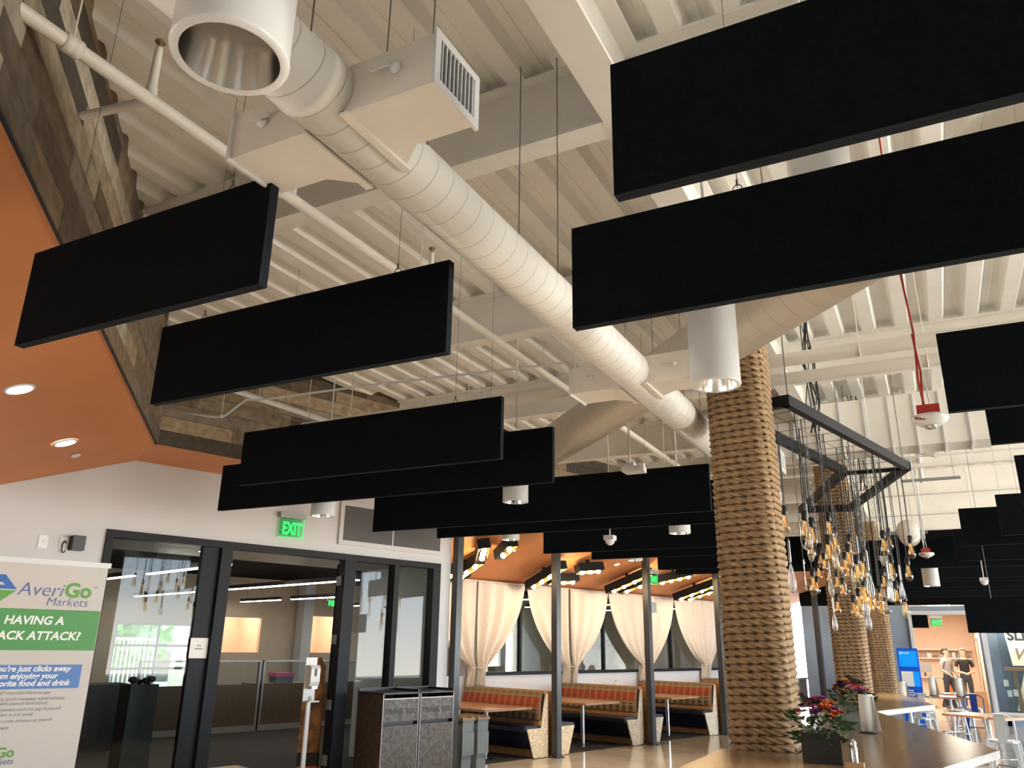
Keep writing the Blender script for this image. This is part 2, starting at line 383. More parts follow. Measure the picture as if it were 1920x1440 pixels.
# door wall
mb = MB(); t0, t1 = -.14, 0
wbox(mb, -17, -10.07, t0, t1, 0, 4.9); wbox(mb, -10.07, -5.28, t0, t1, 2.85, 4.9); wbox(mb, -5.28, -5.06, t0, t1, 0, 4.9)
struct(mb.build('wall_left', 'white'))
mb = MB(); wbox(mb, -5.16, -5.04, -2.0, -.14, 0, 3.6); struct(mb.build('wall_booth_side', 'white'))
mb = MB(); S0, S1 = -5.16, 10.2
wbox(mb, S0, S1, -2.14, -2, 0, 1.16); wbox(mb, S0, S1, -2.14, -2, 2.74, 3.0)
for c in (-5.16, -2.67, 0, 2.67, 5.34): wbox(mb, max(c-.16, S0), c+.16, -2.14, -2, 1.16, 2.74)
wbox(mb, 7.85, S1, -2.14, -2, 1.16, 2.74)
struct(mb.build('wall_windows', 'white'))
mb = MB(); mb.box((3.9, 24.1, 3.9), (14.6, .16, 2.1)); struct(mb.build('wall_far_upper', 'blackceil'))
mb = MB()
mb.box((-2.03, 24.1, 1.42), (2.7, .16, 2.85)); mb.box((.14, 24.1, 2.72), (1.64, .16, .2)); mb.box((1.1, 24.1, .12), (.28, .16, .24)); mb.box((6.1, 24.1, .12), (9.9, .16, .24)); mb.box((6.1, 24.1, 2.72), (9.9, .16, .2)); mb.box((8, 24.1, 1.4), (6, .16, 2.6))
struct(mb.build('wall_far', 'greyblue'))
mb = MB(); mb.box((1, -6.1, 2.45), (26, .2, 4.9)); struct(mb.build('wall_back', 'white'))
mb = MB(); mb.box((11, -2.3, 2.3), (.2, 7.6, 4.2)); mb.box((11, 9, .2), (.2, 30.4, .4)); mb.box((11, 9, 4.6), (.2, 30.4, .75))  # unseen near stretch closed up to keep daylight off camera-facing sides
for y in (1.6, 6, 10.5, 15, 19.5, 23.9): mb.box((11, y, 2.3), (.2, .25, 4.2))
struct(mb.build('wall_right', 'white'))

# glazed door wall: dark frame, glass, door leaf
mb = MB(); f0, f1 = -.12, .03
def fr(a, b, z0, z1, o0=f0, o1=f1): wbox(mb, a, b, o0, o1, z0, z1)
fr(-10.07, -5.28, 2.77, 2.85); fr(-10.07, -9.99, 0, 2.77); fr(-8.74, -8.6, 0, 2.77); fr(-6.98, -6.8, 0, 2.77); fr(-5.42, -5.28, 0, 2.77); fr(-6.8, -5.42, 0, .12); fr(-9.99, -8.74, 0, .1); fr(-6.14, -6.05, .12, 2.77)
fr(-8.95, -8.74, .1, 2.77, -.1, -.02)
o = trim(mb, 'frame')
def pane(s0, s1, z0, z1, off, name): 
    mb = MB(); wbox(mb, s0, s1, off-.006, off+.006, z0, z1); return struct(mb.build(name, 'glass'))
pane(-9.98, -8.75, .11, 2.76, -.05, 'window_1'); pane(-6.79, -6.15, .13, 2.76, -.05, 'window_2'); pane(-6.04, -5.43, .13, 2.76, -.05, 'window_3')
# open door leaf, seen on edge
D = thing('door_1', so(-6.98, -.12, 0), None, None); D['kind'] = 'structure'
mb = MB(); 
LD = (WW*.558-WN*.83).normalized(); LQ = Vector((-LD.y, LD.x, 0)); LM = Matrix((LD, LQ, Vector((0, 0, 1)))).transposed(); LP = so(-6.95, -.16, 0)
def leaf(mb, a, b, z0, z1, th, q=0): return mb.box(LP+LD*(a+b)/2+LQ*q+Vector((0, 0, (z0+z1)/2)), (b-a, th, z1-z0), mat3=LM)
for a, b, z0, z1 in ((.8, .95, .01, 2.72), (0, .15, .01, 2.72), (.15, .8, .01, .25), (.15, .8, 2.57, 2.72)): leaf(mb, a, b, z0, z1, .05)
mb.build('door_frame', 'frame', D)
mb = MB(); leaf(mb, .15, .8, .25, 2.57, .012); mb.build('door_pane', 'glass', D)
for z in (.3, .95, 1.75, 2.5):
    mb = MB(); wbox(mb, -7.0, -6.955, -.125, -.04, z-.06, z+.06); mb.build('hinge', 'grey', D)

# booth windows: dark sill, mullion and glass in each bay
for i, c in enumerate((-1.335, 1.335, 4.0, 6.6)):
    a, b = c-1.175, c+1.175
    if i == 3: b = 7.85
    w = thing('window_%d' % (i+4), so(c, -2.07, 1.16), None, None); w['kind'] = 'structure'
    mb = MB(); wbox(mb, a, b, -2.13, -1.97, 1.16, 1.22); wbox(mb, a, b, -2.12, -2.02, 2.69, 2.74); wbox(mb, c-.03, c+.03, -2.11, -2.03, 1.22, 2.69); mb.build('window_frame', 'frame', w)
    mb = MB(); wbox(mb, a, b, -2.075, -2.065, 1.22, 2.69); mb.build('window_pane', 'glass', w)

# ------------------------------------------------------------------ the office behind the glass
mb = MB(); wbox(mb, -17, 11, -14.1, -.15, 0, .012); o = mb.build('floor_office', 'carpet'); struct(o)
mb = MB(); wbox(mb, -8.6, -6.98, -2.3, -.15, .012, .02); struct(mb.build('floor_threshold', 'officewood'))
mb = MB(); wbox(mb, -17, -5.17, -2.1, -.15, 2.86, 3.0); struct(mb.build('ceiling_soffit', 'white'))
mb = MB(); wbox(mb, -17, 11, -14.2, -2.15, 3.55, 3.65); struct(mb.build('ceiling_office', 'blackceil'))
mb = MB(); OB = -14.0
def owall(a, b, z0, z1): wbox(mb, a, b, OB-.15, OB, z0, z1)
owall(-17, -4.6, 0, 3.55); owall(-4.6, -2.2, 0, .35); owall(-4.6, -2.2, 2.15, 3.55); owall(-2.2, -1.65, 0, 3.55); owall(-1.65, -.3, 0, 1.38); owall(-1.65, -.3, 2.38, 3.55); owall(-.3, 1.35, 0, 3.55); owall(1.35, 2.7, 0, 1.38); owall(1.35, 2.7, 2.5, 3.55); owall(2.7, 5, 0, 3.55); owall(5, 10.5, 0, .9); owall(5, 10.5, 2.1, 3.55); owall(5, 6.0, .9, 2.1); owall(7.1, 9.2, .9, 2.1); owall(10.2, 10.5, .9, 2.1)
struct(mb.build('wall_office', 'beige'))
mb = MB(); wbox(mb, -17.1, -17, -14.1, 0, 0, 3.6); wbox(mb, 10.9, 11, -14.1, -2.2, 0, 3.6); struct(mb.build('wall_office_ends', 'beige'))
mb = MB(); wbox(mb, .85, 1.2, -13.9, -13.5, 0, 3.55); struct(mb.build('trim_column', 'white'))
# lit side rooms seen through openings in the far office wall
for a, b in ((-2.0, .1), (1.0, 3.1)):
    mb = MB(); wbox(mb, a, b, OB-2.2, OB-2.1, 0, 3.0); wbox(mb, a, b, OB-2.1, OB-.16, 2.9, 3.0); wbox(mb, a-.05, a, OB-2.1, OB-.16, 0, 3); wbox(mb, b, b+.05, OB-2.1, OB-.16, 0, 3)
    n_trim[0] += 1; struct(mb.build('wall_side_room_%d' % n_trim[0], 'peach'))
    mb = MB(); wbox(mb, a+.5, b-.5, OB-1.3, OB-1.0, 2.84, 2.9); tag(mb.build('ceiling_light', 'linear'), 'flat ceiling light in the %s lit room at the back of the office' % ('nearer' if a < 0 else 'farther'), 'light', 'side room lights')
# stand-in window on to a garden, built from a reflection in the glass
w = thing('window_8', so(-3.4, OB-.07, .35), None, None); w['kind'] = 'structure'
mb = MB()
for z in (.38, .95, 1.55, 2.12): wbox(mb, -4.6, -2.2, OB-.12, OB-.03, z-.035, z+.035)
for s in (-4.57, -3.4, -2.23): wbox(mb, s-.035, s+.035, OB-.12, OB-.03, .35, 2.2)
mb.build('window_frame', 'grey', w)
mb = MB(); wbox(mb, -4.6, -2.2, OB-.08, OB-.07, .35, 2.15); mb.build('window_pane', 'glass', w)
w = thing('window_9', so(7.75, OB-.07, .9), None, None); w['kind'] = 'structure'
mb = MB()
for s in (5.05, 6.8, 8.6, 10.4): wbox(mb, s-.04, s+.04, OB-.12, OB-.03, .9, 2.6)
wbox(mb, 5, 10.5, OB-.12, OB-.03, 1.6, 1.67); mb.build('window_frame', 'frame', w)
mb = MB(); wbox(mb, 5, 10.5, OB-.08, OB-.07, .9, 2.6); mb.build('window_pane', 'glass', w)
mb = MB(); wbox(mb, -30, 30, -40, OB-.2, -.12, -.02); struct(mb.build('floor_terrace', 'lawn'))
def fence(s0, s1, off):
    mb = MB(); n = int((s1-s0)/.13)
    for i in range(n+1): wbox(mb, s0+i*.13, s0+i*.13+.04, off-.02, off+.02, 0, 1.75)
    for z in (.2, 1.72): wbox(mb, s0, s1, off-.025, off+.025, z-.04, z+.04)
    tag(mb.build('garden_fence', 'white'), 'white picket railing outside the office window', 'fence')
fence(-6.2, -2.3, OB-2.6)
rnd = random.Random(5)
def tree(s, off, r, h, lab):
    b = so(s, off, 0); t = thing('garden_tree', b, lab, 'tree', 'trees in the garden')
    mb = MB(); mb.tube([b, b+Vector((0, 0, h*.6))], .12, 8, rs=[.16, .09]); mb.build('trunk', 'brown', t)
    mb = MB()
    for i in range(420):
        a, u, q = rnd.random()*2*PI, rnd.uniform(-1, 1), rnd.random()**.4
        p = b+Vector((r*q*math.cos(a)*math.sqrt(1-u*u), r*q*math.sin(a)*math.sqrt(1-u*u), h*.62+h*.42*q*u))
        e = Vector((rnd.uniform(-1, 1), rnd.uniform(-1, 1), rnd.uniform(-1, 1))).normalized()*rnd.uniform(.14, .3); f = e.orthogonal().normalized()*e.length*.6
        mb.add([p-e, p+f, p+e, p-f], [(0, 1, 2, 3)])
    mb.build('foliage', 'hedge', t)
for i, s in enumerate((-7.4, -5.6, -3.9, -2.2)): tree(s, OB-4.6-.5*(i % 2), 1.5, 3.4+.3*(i % 3), ['leafy green tree outside the office window, first from the banner end', 'leafy green tree behind the railing, second from the banner end', 'leafy green tree behind the railing, third from the banner end', 'leafy green tree outside, closest to the booths'][i])  # trees from the same reflection, built as a garden behind the window
for i, s in enumerate((5.8, 8.3, 10.5)): tree(s, OB-3.5, 1.3, 3.0, ['garden tree seen between the first booth curtains', 'garden tree seen between the middle booth curtains', 'garden tree seen between the last booth curtains'][i])

t = thing('neighbour_building', so(4, -27, 0), 'tan building with tall windows across the garden', 'building')
mb = MB(); wbox(mb, -9, 14, -27.5, -27, 0, 9); mb.build('facade', 'facade', t)
for i in range(9):
    for z in (1.2, 4.6):
        mb = MB(); wbox(mb, -8+i*2.4, -6.9+i*2.4, -27.02, -26.96, z, z+2.2); mb.build('window', 'galv', t)
# long linear lights of the office, running away from the glass
k = 0
for s, segs in ((-10.4, ((-2.6, -5.5), (-6.2, -9.5))), (-7.4, ((-2.4, -5.4), (-6.0, -9.8))), (-4.4, ((-3.3, -8.8), (-9.4, -13.5))), (-1.25, ((-3.2, -6.5), (-8.4, -10.8), (-11.4, -13.6))), (2.05, ((-3.0, -8.0), (-9.0, -13.0))), (5.2, ((-3.0, -8.0),)), (8.2, ((-3.0, -8.0),))):
    for a, b in segs:
        t = thing('linear_light', so(s, (a+b)/2, 2.8), 'thin warm white linear light under the black office ceiling', 'light', 'linear office lights')
        mb = MB(); wbox(mb, s-.045, s+.045, b, a, 2.82, 2.9); 
        for o in (a-.3, b+.3): mb.tube([so(s, o, 2.9), so(s, o, 3.55)], .004, 4)
        mb.build('housing', 'black', t)
        mb = MB(); wbox(mb, s-.035, s+.035, b, a, 2.80, 2.82); mb.build('diffuser', 'linear', t)
# round downlights in the white soffit
def downlight(p, nrm, m, lab, r=.085, name='downlight'):
    t = thing(name, p, lab, 'light', 'recessed downlights')
    mb = MB(); mb.lathe([(r+.018, .002), (r+.018, -.006), (r, -.008)], p, 20, axis=nrm); mb.build('trim_ring', 'whitegloss', t)
    mb = MB(); mb.lathe([(.001, -.007), (r, -.007)], p, 20, axis=nrm); mb.build('lens', m, t)
for s, o, l in ((-9.75, -1.2, 'round downlight in the white soffit above the left glass pane'), (-8.3, -1.35, 'round downlight in the soffit just inside the open doorway'), (-6.0, -1.3, 'round downlight in the soffit over the side glass panes')): downlight(so(s, o, 2.86), (0, 0, 1), 'lamp', l)

# cubicles
def cubicle(s0, s1, off, h, lab):
    t = thing('cubicle_partition', so((s0+s1)/2, off, 0), lab, 'partition', 'cubicle partitions')
    mb = MB(); wbox(mb, s0, s1, off-.035, off+.035, .02, h*.66); mb.build('fabric_panel', 'cubicle', t)
    mb = MB(); wbox(mb, s0+.03, s1-.03, off-.006, off+.006, h*.66, h-.03); mb.build('glass_panel', 'glass', t)
    mb = MB()
    for a in (s0, s1-.04): wbox(mb, a, a+.04, off-.04, off+.04, 0, h)
    wbox(mb, s0, s1, off-.04, off+.04, h-.03, h); wbox(mb, s0, s1, off-.045, off+.045, 0, .12); mb.build('rail', 'grey', t)
names = ['farthest along from the booths', 'with a pink box behind its glass', 'behind the sanitizer stand', 'nearest the open door leaf']
for i in range(6):
    cubicle(-6.9+i*1.25, -5.7+i*1.25, -6.4, 1.34, 'brown cubicle partition with a glass top, number %s from the doorway left edge' % ['one', 'two', 'three', 'four', 'five', 'six'][i])
mb = MB(); wbox(mb, -9.6, -7.4, -5.9, -5.2, .012, 1.0); tag(mb.build('office_counter', 'darkbox'), 'long dark counter behind the left glass pane', 'counter')
p = so(-3.7, -6.8, .0); t = thing('storage_box', so(-3.75, -6.75, .88), 'pink lidded storage box seen through the cubicle glass', 'box')
mb = MB(); wbox(mb, -3.95, -3.55, -6.9, -6.6, .88, 1.0); mb.build('tub', 'slim', t); mb = MB(); wbox(mb, -3.97, -3.53, -6.92, -6.58, 1.0, 1.08); mb.build('lid', 'fl_k', t)
mb = MB(); wbox(mb, -4.4, -3.0, -7.2, -6.5, .84, .88); wbox(mb, -4.35, -4.3, -7.1, -6.6, .012, .84); wbox(mb, -3.1, -3.05, -7.1, -6.6, .012, .84); tag(mb.build('office_desk', 'brown'), 'plain desk behind the cubicle glass under the pink box', 'desk')
# dark pedestal close behind the left pane
t = thing('display_pedestal', so(-9.05, -.75, .012), 'tall black pedestal standing behind the left glass pane', 'pedestal')
mb = MB(); wbox(mb, -9.3, -8.98, -.95, -.63, .012, 1.22); mb.build('plinth', 'darkbox', t)
mb = MB()
for i in range(14): mb.ball(so(-9.14+rnd.uniform(-.13, .13), -.79+rnd.uniform(-.13, .13), 1.24+rnd.random()*.05), .035, 6)
mb.build('top_ornament', 'black', t)
# notice taped to the stile
t = thing('paper_notice', so(-8.85, -.014, 1.63), 'white paper notice taped to the dark stile of the left glass', 'notice')
mb = MB(); wbox(mb, -8.96, -8.75, -.018, -.014, 1.52, 1.74); mb.build('sheet', 'inkwhite', t)
mb = MB(); wbox(mb, -8.88, -8.83, -.0135, -.013, 1.65, 1.664); wbox(mb, -8.9, -8.81, -.0135, -.013, 1.615, 1.63); mb.build('print', 'inkgrey', t)

# acoustic grille high on the white wall
t = thing('wall_grille', so(-6.2, .02, 3.0), 'dark grey perforated panel pair in a white frame above the side glass', 'grille')
mb = MB(); 
for a, b in ((-7.06, -6.22), (-6.2, -5.32)): wbox(mb, a, b, 0, .025, 3.03, 3.5)
mb.build('perforated_panel', 'mesh', t)
mb = MB(); wbox(mb, -7.12, -7.06, 0, .035, 2.97, 3.56); wbox(mb, -5.32, -5.28, 0, .035, 2.97, 3.56); wbox(mb, -7.06, -5.32, 0, .035, 2.97, 3.03); wbox(mb, -7.06, -5.32, 0, .035, 3.5, 3.56); wbox(mb, -6.22, -6.2, 0, .03, 3.03, 3.5); mb.build('frame', 'white', t)

def exit_sign(p, right, lab, w=.3, h=.2, nrm=None):
    p = Vector(p); R = Vector(right).normalized(); U = Vector((0, 0, 1)); Nn = R.cross(U); X = Matrix((R, Nn, U)).transposed()
    t = thing('exit_sign', p, lab, 'sign', 'exit signs')
    mb = MB(); mb.box(p+U*(h/2+.035), (w*1.08, .07, .07), mat3=X); mb.build('housing', 'grey', t)
    mb = MB(); mb.box(p, (w, .012, h), mat3=X); mb.build('panel', 'exitglass', t)
    mb = MB(); mb.box(p-U*(h/2), (w, .014, .006), mat3=X); mb.box(p+R*(w/2), (.006, .014, h), mat3=X); mb.build('lit_edge', 'exit', t)
    text('lettering', 'EXIT', w*.40, p-R*w*.40-U*h*.34+Nn*.008, R, U, 'exit', t, bold=.005, extr=.002, tall=1.55)
    return t
exit_sign(so(-7.86, .05, 3.1), WW, 'green EXIT sign on the white wall above the doorway', .34, .24)
exit_sign(so(-.75, -9.6, 2.72), WW, 'small green EXIT sign deep in the dark office', .26, .18)

# wall plates and the small black speaker
for s, l in ((-10.67, 'blank white wall plate above the banner'), (-10.47, 'white outlet plate beside the small black speaker')):
    t = thing('wall_plate', so(s, .006, 2.6), l, 'wall plate')
    mb = MB(); wbox(mb, s-.045, s+.045, 0, .01, 2.59, 2.72); mb.build('plate', 'whitegloss', t)
    mb = MB()
    for z in (2.66,): mb.box(so(s, .0105, z), (.012, .004, .012), mat3=WR)
    mb.build('screw', 'grey', t)
t = thing('wall_speaker', so(-10.36, .06, 2.6), 'small black speaker box on the white wall with a looped cable', 'speaker')
mb = MB(); wbox(mb, -10.42, -10.30, .0, .12, 2.59, 2.74); mb.build('cabinet', 'black', t)
mb = MB(); mb.tube([so(-10.46+.02*math.cos(a)-.01, .03, 2.62+.06*math.sin(a)) for a in [PI*.2+i*PI*1.6/10 for i in range(11)]], .006, 6); mb.build('cable', 'black', t)

# ------------------------------------------------------------------ hanging acoustic panels
PZ, PH = 2.934, .45
GP = 'black hanging acoustic panels'
def acoustic_panel(x0, x1, Y, lab, wires=None):
    t = thing('acoustic_panel', ((x0+x1)/2, Y, PZ), lab, 'acoustic panel', GP)
    mb = MB(); 
    for dy in (-.0105, .0105): mb.box(((x0+x1)/2, Y+dy, PZ+PH/2), (x1-x0, .02, PH))
    mb.box(((x0+x1)/2, Y, PZ+PH/2), (x1-x0-.008, .002, PH-.008))
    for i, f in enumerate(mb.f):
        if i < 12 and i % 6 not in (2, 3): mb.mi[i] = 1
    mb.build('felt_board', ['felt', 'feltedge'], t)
    L = x1-x0
    for x in (wires or (x0+.16*L, x1-.16*L)):
        mb = MB(); mb.tube([(x, Y, PZ+PH+.02), (x, Y, PZ+PH+.03), (x+.004, Y, ZD+.02)], .0016, 4)
        mb.tube([(x+.018*math.cos(a), Y, PZ+PH+.012+.02*math.sin(a)) for a in [i*2*PI/10 for i in range(10)]], .0025, 5, closed=True)
        mb.tube([(x, Y, PZ+PH+.03), (x, Y, PZ+PH+.055)], .005, 6); mb.build('hanging_wire', 'wire', t)
S = .745
for x0, x1, Y, lab in (
    (-4.62, -2.69, 2.52, 'black acoustic panel in front of the orange ceiling and plank fascia, nearest on the left'),
    (-4.91, -2.37, 3.70, 'black acoustic panel just behind the nearest left one, its right end beside the white duct'),
    (-6.70, -3.40, 6.30, 'black acoustic panel below the capped white pipe'),
    (-8.30, -3.42, 7.50, 'long black acoustic panel above the green exit sign'),
    (-7.62, -2.36, 9.97, 'black acoustic panel in front of the dark wall grille, ending at the rope column'),
    (-7.10, -2.40, 11.0, 'black acoustic panel over the first booth lights, behind the one ending at the column'),
    (-6.45, -2.30, 13.7, 'black acoustic panel crossing above the second booth post'),
    (-6.00, -2.30, 15.0, 'black acoustic panel behind the one crossing the second booth post, by the white motion sensor'),
    (-5.45, -2.20, 17.6, 'black acoustic panel above the booth exit sign, next to the last on the booth side'),
    (-5.42, -1.90, 18.9, 'farthest black acoustic panel on the booth side, lowest in the stepped row'),
    (-0.885, 4.20, 2.53, 'huge black acoustic panel in the top right corner, nearest of all'),
    (-1.55, 4.20, 3.68, 'big black acoustic panel just below the nearest one, in front of the lit white pendant'),
    (0.26, 5.20, 6.30, 'black acoustic panel beside the nearer hanging fire strobe'),
    (0.58, 5.20, 7.50, 'black acoustic panel peeking out below the one beside the fire strobe'),
    (1.06, 5.80, 11.0, 'black acoustic panel at the right edge, only its narrow left end in view'),
    (0.99, 6.00, 13.8, 'black acoustic panel at the top of the stepped dark group on the right'),
    (0.52, 6.00, 15.0, 'black acoustic panel second from the top of the stepped dark group'),
    (0.46, 6.00, 17.6, 'black acoustic panel third from the top of the stepped dark group'),
    (-1.86, 6.00, 18.9, 'wide black acoustic panel behind the farther fire strobe and the hanging bulbs'),
    (-2.4, 6.2, 21.9, 'wide black acoustic panel second behind the hanging bulbs'),
    (-2.4, 6.2, 22.8, 'wide black acoustic panel behind the far white pendant'),
    (-2.3, 6.4, 25.0, 'wide black acoustic panel just before the third rope column'),
    (-2.3, 6.4, 26.6, 'wide black acoustic panel just past the third rope column'),
    (-2.2, 6.6, 29.6, 'farthest black acoustic panel, just above the blue kiosk')):
    acoustic_panel(x0*S, x1*S, Y*S, lab)

# ------------------------------------------------------------------ ducts
def axis_obj(mb, name, m, p, d, parent):
    """mesh built with its axis on local Z, put at p along d"""
    o = mb.build(name, m, parent, loc=Vector(p)-wpos(parent), local=True)
    o.rotation_mode = 'QUATERNION'; o.rotation_quaternion = Vector((0, 0, 1)).rotation_difference(Vector(d)); return o
DX, DZ, DR = -1.59, 3.45, .125
t = thing('spiral_duct', (DX, 4, DZ-DR), 'long white spiral duct running through the middle of the ceiling with side grilles', 'duct')
mb = MB(); L = 12.2; prof = [(0, 0), (DR, 0)]
for y, r in ((0, DR), (3.95, DR), (3.95, DR+.004), (4.0, DR+.004), (4.0, DR), (8.2, DR), (8.2, DR+.004), (8.26, DR+.004), (8.26, DR), (L, DR)): prof.append((r, y))
mb.lathe(prof+[(0, L)], n=40); axis_obj(mb, 'duct_run', 'duct', (DX, -2.4, DZ), (0, 1, 0), t)
def side_box(sgn, y0, y1, grille=True):
    zb, zt = DZ-.10, DZ+.085; xe = DX+sgn*.435; xi = DX+sgn*(DR*.72)
    mb = MB(); yw = .10
    poly = [(xi, y0-.0, zb), (xe, y0, zb), (xe, y1, zb), (DX+sgn*.21, y1, zb), (xi, y1+yw, zb)]
    mb.prism(poly, (0, 0, zt-zb)); mb.box((DX+sgn*(DR*.72+.006), (y0+y1+yw)/2, zb-.006), (.03, y1-y0+yw+.02, .012))
    b = mb.build('side_outlet', 'box', t)
    mb = MB(); yc = (y0+y1)/2; zc = (zb+zt)/2; hw = (y1-y0)/2+.012; hh = (zt-zb)/2+.012; x = xe+sgn*.006; bw = .03
    for dy, dz, sy, sz in ((0, hh-bw/2, 2*hw, bw), (0, -hh+bw/2, 2*hw, bw), (hw-bw/2, 0, bw, 2*hh-2*bw), (-hw+bw/2, 0, bw, 2*hh-2*bw)): mb.box((x, yc+dy, zc+dz), (.012, sy, sz))
    n = 9
    for i in range(n): mb.box((x, yc-hw+bw+(i+.5)*(2*hw-2*bw)/n, zc), (.016, .004, 2*hh-2*bw), rz=-.35)
    g = mb.build('outlet_grille', 'whitegloss', b)
    mb = MB(); mb.box((xe+sgn*.001, yc, zc), (.002, 2*hw-2*bw, 2*hh-2*bw)); mb.build('grille_back', 'mesh', b)
    mb = MB(); mb.lathe([(.02, 0), (.02, .012), (.008, .02), (.001, .02)], ((xi+xe)/2+sgn*.03, y0-.002, zc+.01), 12, axis=(0, -1, 0)); mb.box(((xi+xe)/2-.02, y0-.024, zc+.02), (.07, .006, .018)); mb.build('damper_handle', 'whitegloss', b)
for y0, y1 in ((1.655, 1.9), (4.72, 4.97), (7.75, 8.0)):
    side_box(1, y0, y1); side_box(-1, y0+.02, y1+.03)
for y in (.35, 1.45, 2.1, 3.3, 5.6, 7.0, 8.9):
    mb = MB(); mb.tube([(DX-DR*.9, y, DZ+DR*.45), (DX-DR*.9, y, ZD+.02)], .003, 5); mb.tube([(DX+DR*.9, y, DZ+DR*.45), (DX+DR*.9, y, ZD+.02)], .003, 5); mb.build('hanger_wire', 'wire', t)
mb = MB(); mb.box((DX-.02, .72, (DZ+DR+ZD)/2), (.012, .035, ZD-DZ-DR+.03)); mb.build('hanger_strap', 'box', t)
BR, BZ, BS = .205, 3.78, 4.12
t = thing('branch_duct', (BS/2-2.2, BS/2+2.2, BZ-BR), 'wide white round duct crossing diagonally behind the long duct', 'duct')
mb = MB(); L = 16.6; mb.lathe([(0, 0), (BR, 0), (BR, 3.6), (BR+.005, 3.6), (BR+.005, 3.66), (BR, 3.66), (BR, L), (0, L)], n=44)
axis_obj(mb, 'duct_run', 'duct2', (BS/2+5.4, BS/2-5.4, BZ), (-1, 1, 0), t)
for k in (-3.6, -1.1, 1.6, 3.6):
    mb = MB(); x, y = BS/2-k*.7071, BS/2+k*.7071
    for q in (-1, 1): mb.tube([(x+q*.13, y+q*.13, BZ+BR*.3), (x+q*.13, y+q*.13, ZD+.02)], .004, 5)
    mb.build('hanger_wire', 'wire', t)
t = thing('round_duct', (-.23, 12.9, 3.2), 'short white round duct end hanging above the far dark panels', 'duct')
mb = MB(); mb.lathe([(0, 0), (.15, 0), (.15, .8), (0, .8)], n=32); axis_obj(mb, 'duct_run', 'box', (-.23, 12.85, 3.37), (0, 1, 0), t)
mb = MB(); mb.tube([(-.23, 13.2, 3.5), (-.23, 13.2, ZD+.02)], .004, 5); mb.build('hanger_wire', 'wire', t)
# large box duct across the hall beyond the chandelier, with standing seams
t = thing('box_duct', (.0, 10.2, 3.95), 'big pale rectangular duct with raised seams beyond the black chandelier', 'duct')
mb = MB(); mb.box((-.75, 10.25, 4.28), (3.1, .45, .62)); mb.build('duct_body', 'steel', t)
for i in range(11):
    mb = MB(); mb.box((-2.1+i*.27, 10.02, 4.28), (.012, .03, .62)); mb.box((-2.1+i*.27, 10.25, 3.965), (.012, .45, .03)); mb.build('seam', 'white', t)
mb = MB()
for x in (-2.0, -.7, .6): mb.tube([(x, 10.2, 4.55), (x, 10.2, ZD+.02)], .006, 5)
mb.build('hanger_rod', 'wire', t)

# ------------------------------------------------------------------ pipes
def pipe(name, pts, r, lab, m='pipe', hang=(), n=14, extra=None):
    P = [Vector(p) for p in pts]; t = thing(name, P[0], lab, 'pipe')
    mb = MB(); mb.tube(P, r, n); mb.build('pipe_run', m, t)
    for h in hang:
        h = Vector(h); mb = MB(); mb.tube([h+Vector((0, 0, r*.5)), Vector((h.x, h.y, ZD+.02))], .004, 5)
        mb.tube([h+Vector((0, .0, 0))+Vector((0, (r+.006)*math.cos(a), (r+.006)*math.sin(a))) if abs(P[1].x-P[0].x) > abs(P[1].y-P[0].y) else h+Vector(((r+.006)*math.cos(a), 0, (r+.006)*math.sin(a))) for a in [i*PI/6 for i in range(12)]], .005, 5, closed=True); mb.build('pipe_hanger', m, t)
    return t
t = pipe('sprinkler_pipe', [(-2.95, 1.28, 4.11), (-2.95, 14, 4.11)], .033, 'long white sprinkler pipe running past the plank fascia', hang=[(-2.95, 1.55, 4.11), (-2.95, 4.2, 4.11), (-2.95, 7, 4.11), (-2.95, 10, 4.11)])
mb = MB()
mb.lathe([(.033, -.04), (.043, -.038), (.043, -.004), (.038, 0), (.043, .004), (.043, .038), (.033, .04)], (-2.95, 1.55, 4.11), 14, axis=(0, 1, 0)); mb.build('pipe_coupling', 'pipe', t)
mb = MB(); mb.tube([(-3.40, 1.91, 4.15), (-2.99, 1.98, 4.15)], .022, 10); mb.build('branch_line', 'pipe', t)
def sprinkler(t, x, y, z):
    mb = MB(); mb.tube([(x, y, z), (x, y, z+.30)], .02, 10, rs=[.024, .018]); mb.tube([(x, y, z), (x, y, z+.07)], .028, 10); mb.build('riser', 'pipe', t)
    mb = MB(); mb.tube([(x, y, z+.3), (x, y, z+.33)], .01, 8); mb.lathe([(.001, 0), (.026, .0), (.024, .006), (.001, .006)], (x, y, z+.335), 12); mb.build('sprinkler_head', 'brown', t)
sprinkler(t, -3.0, 1.975, 4.15); sprinkler(t, -2.95, 4.33, 4.14)
mb = MB(); mb.tube([(-2.95, 2.9, 4.11), (-2.95, 2.9, 4.30), (-2.72, 2.9, 4.36)], .022, 8); mb.box((-2.68, 2.98, 4.36), (.1, .1, .04)); mb.build('brace_fitting', 'pipe', t)
def capped(Y, z, x0, x1, r, lab):
    t = pipe('drain_pipe', [(x0, Y, z), (x1, Y, z)], r, lab, hang=[(-5.8, Y, z), (-4.2, Y, z), (-.3, Y, z), (2.2, Y, z)] if x0 < -5 else [(-2.6, Y, z), (.2, Y, z), (2.5, Y, z)])
    mb = MB(); mb.ball((x0, Y, z), r, 14, (.6, 1, 1)); mb.build('end_cap', 'pipe', t); return t
capped(7.0, 4.17, -6.5, 5.0, .062, 'long white horizontal pipe with a rounded end cap above a black panel')
capped(7.12, 4.03, -2.6, 5.0, .055, 'white horizontal pipe running just beneath the capped one')
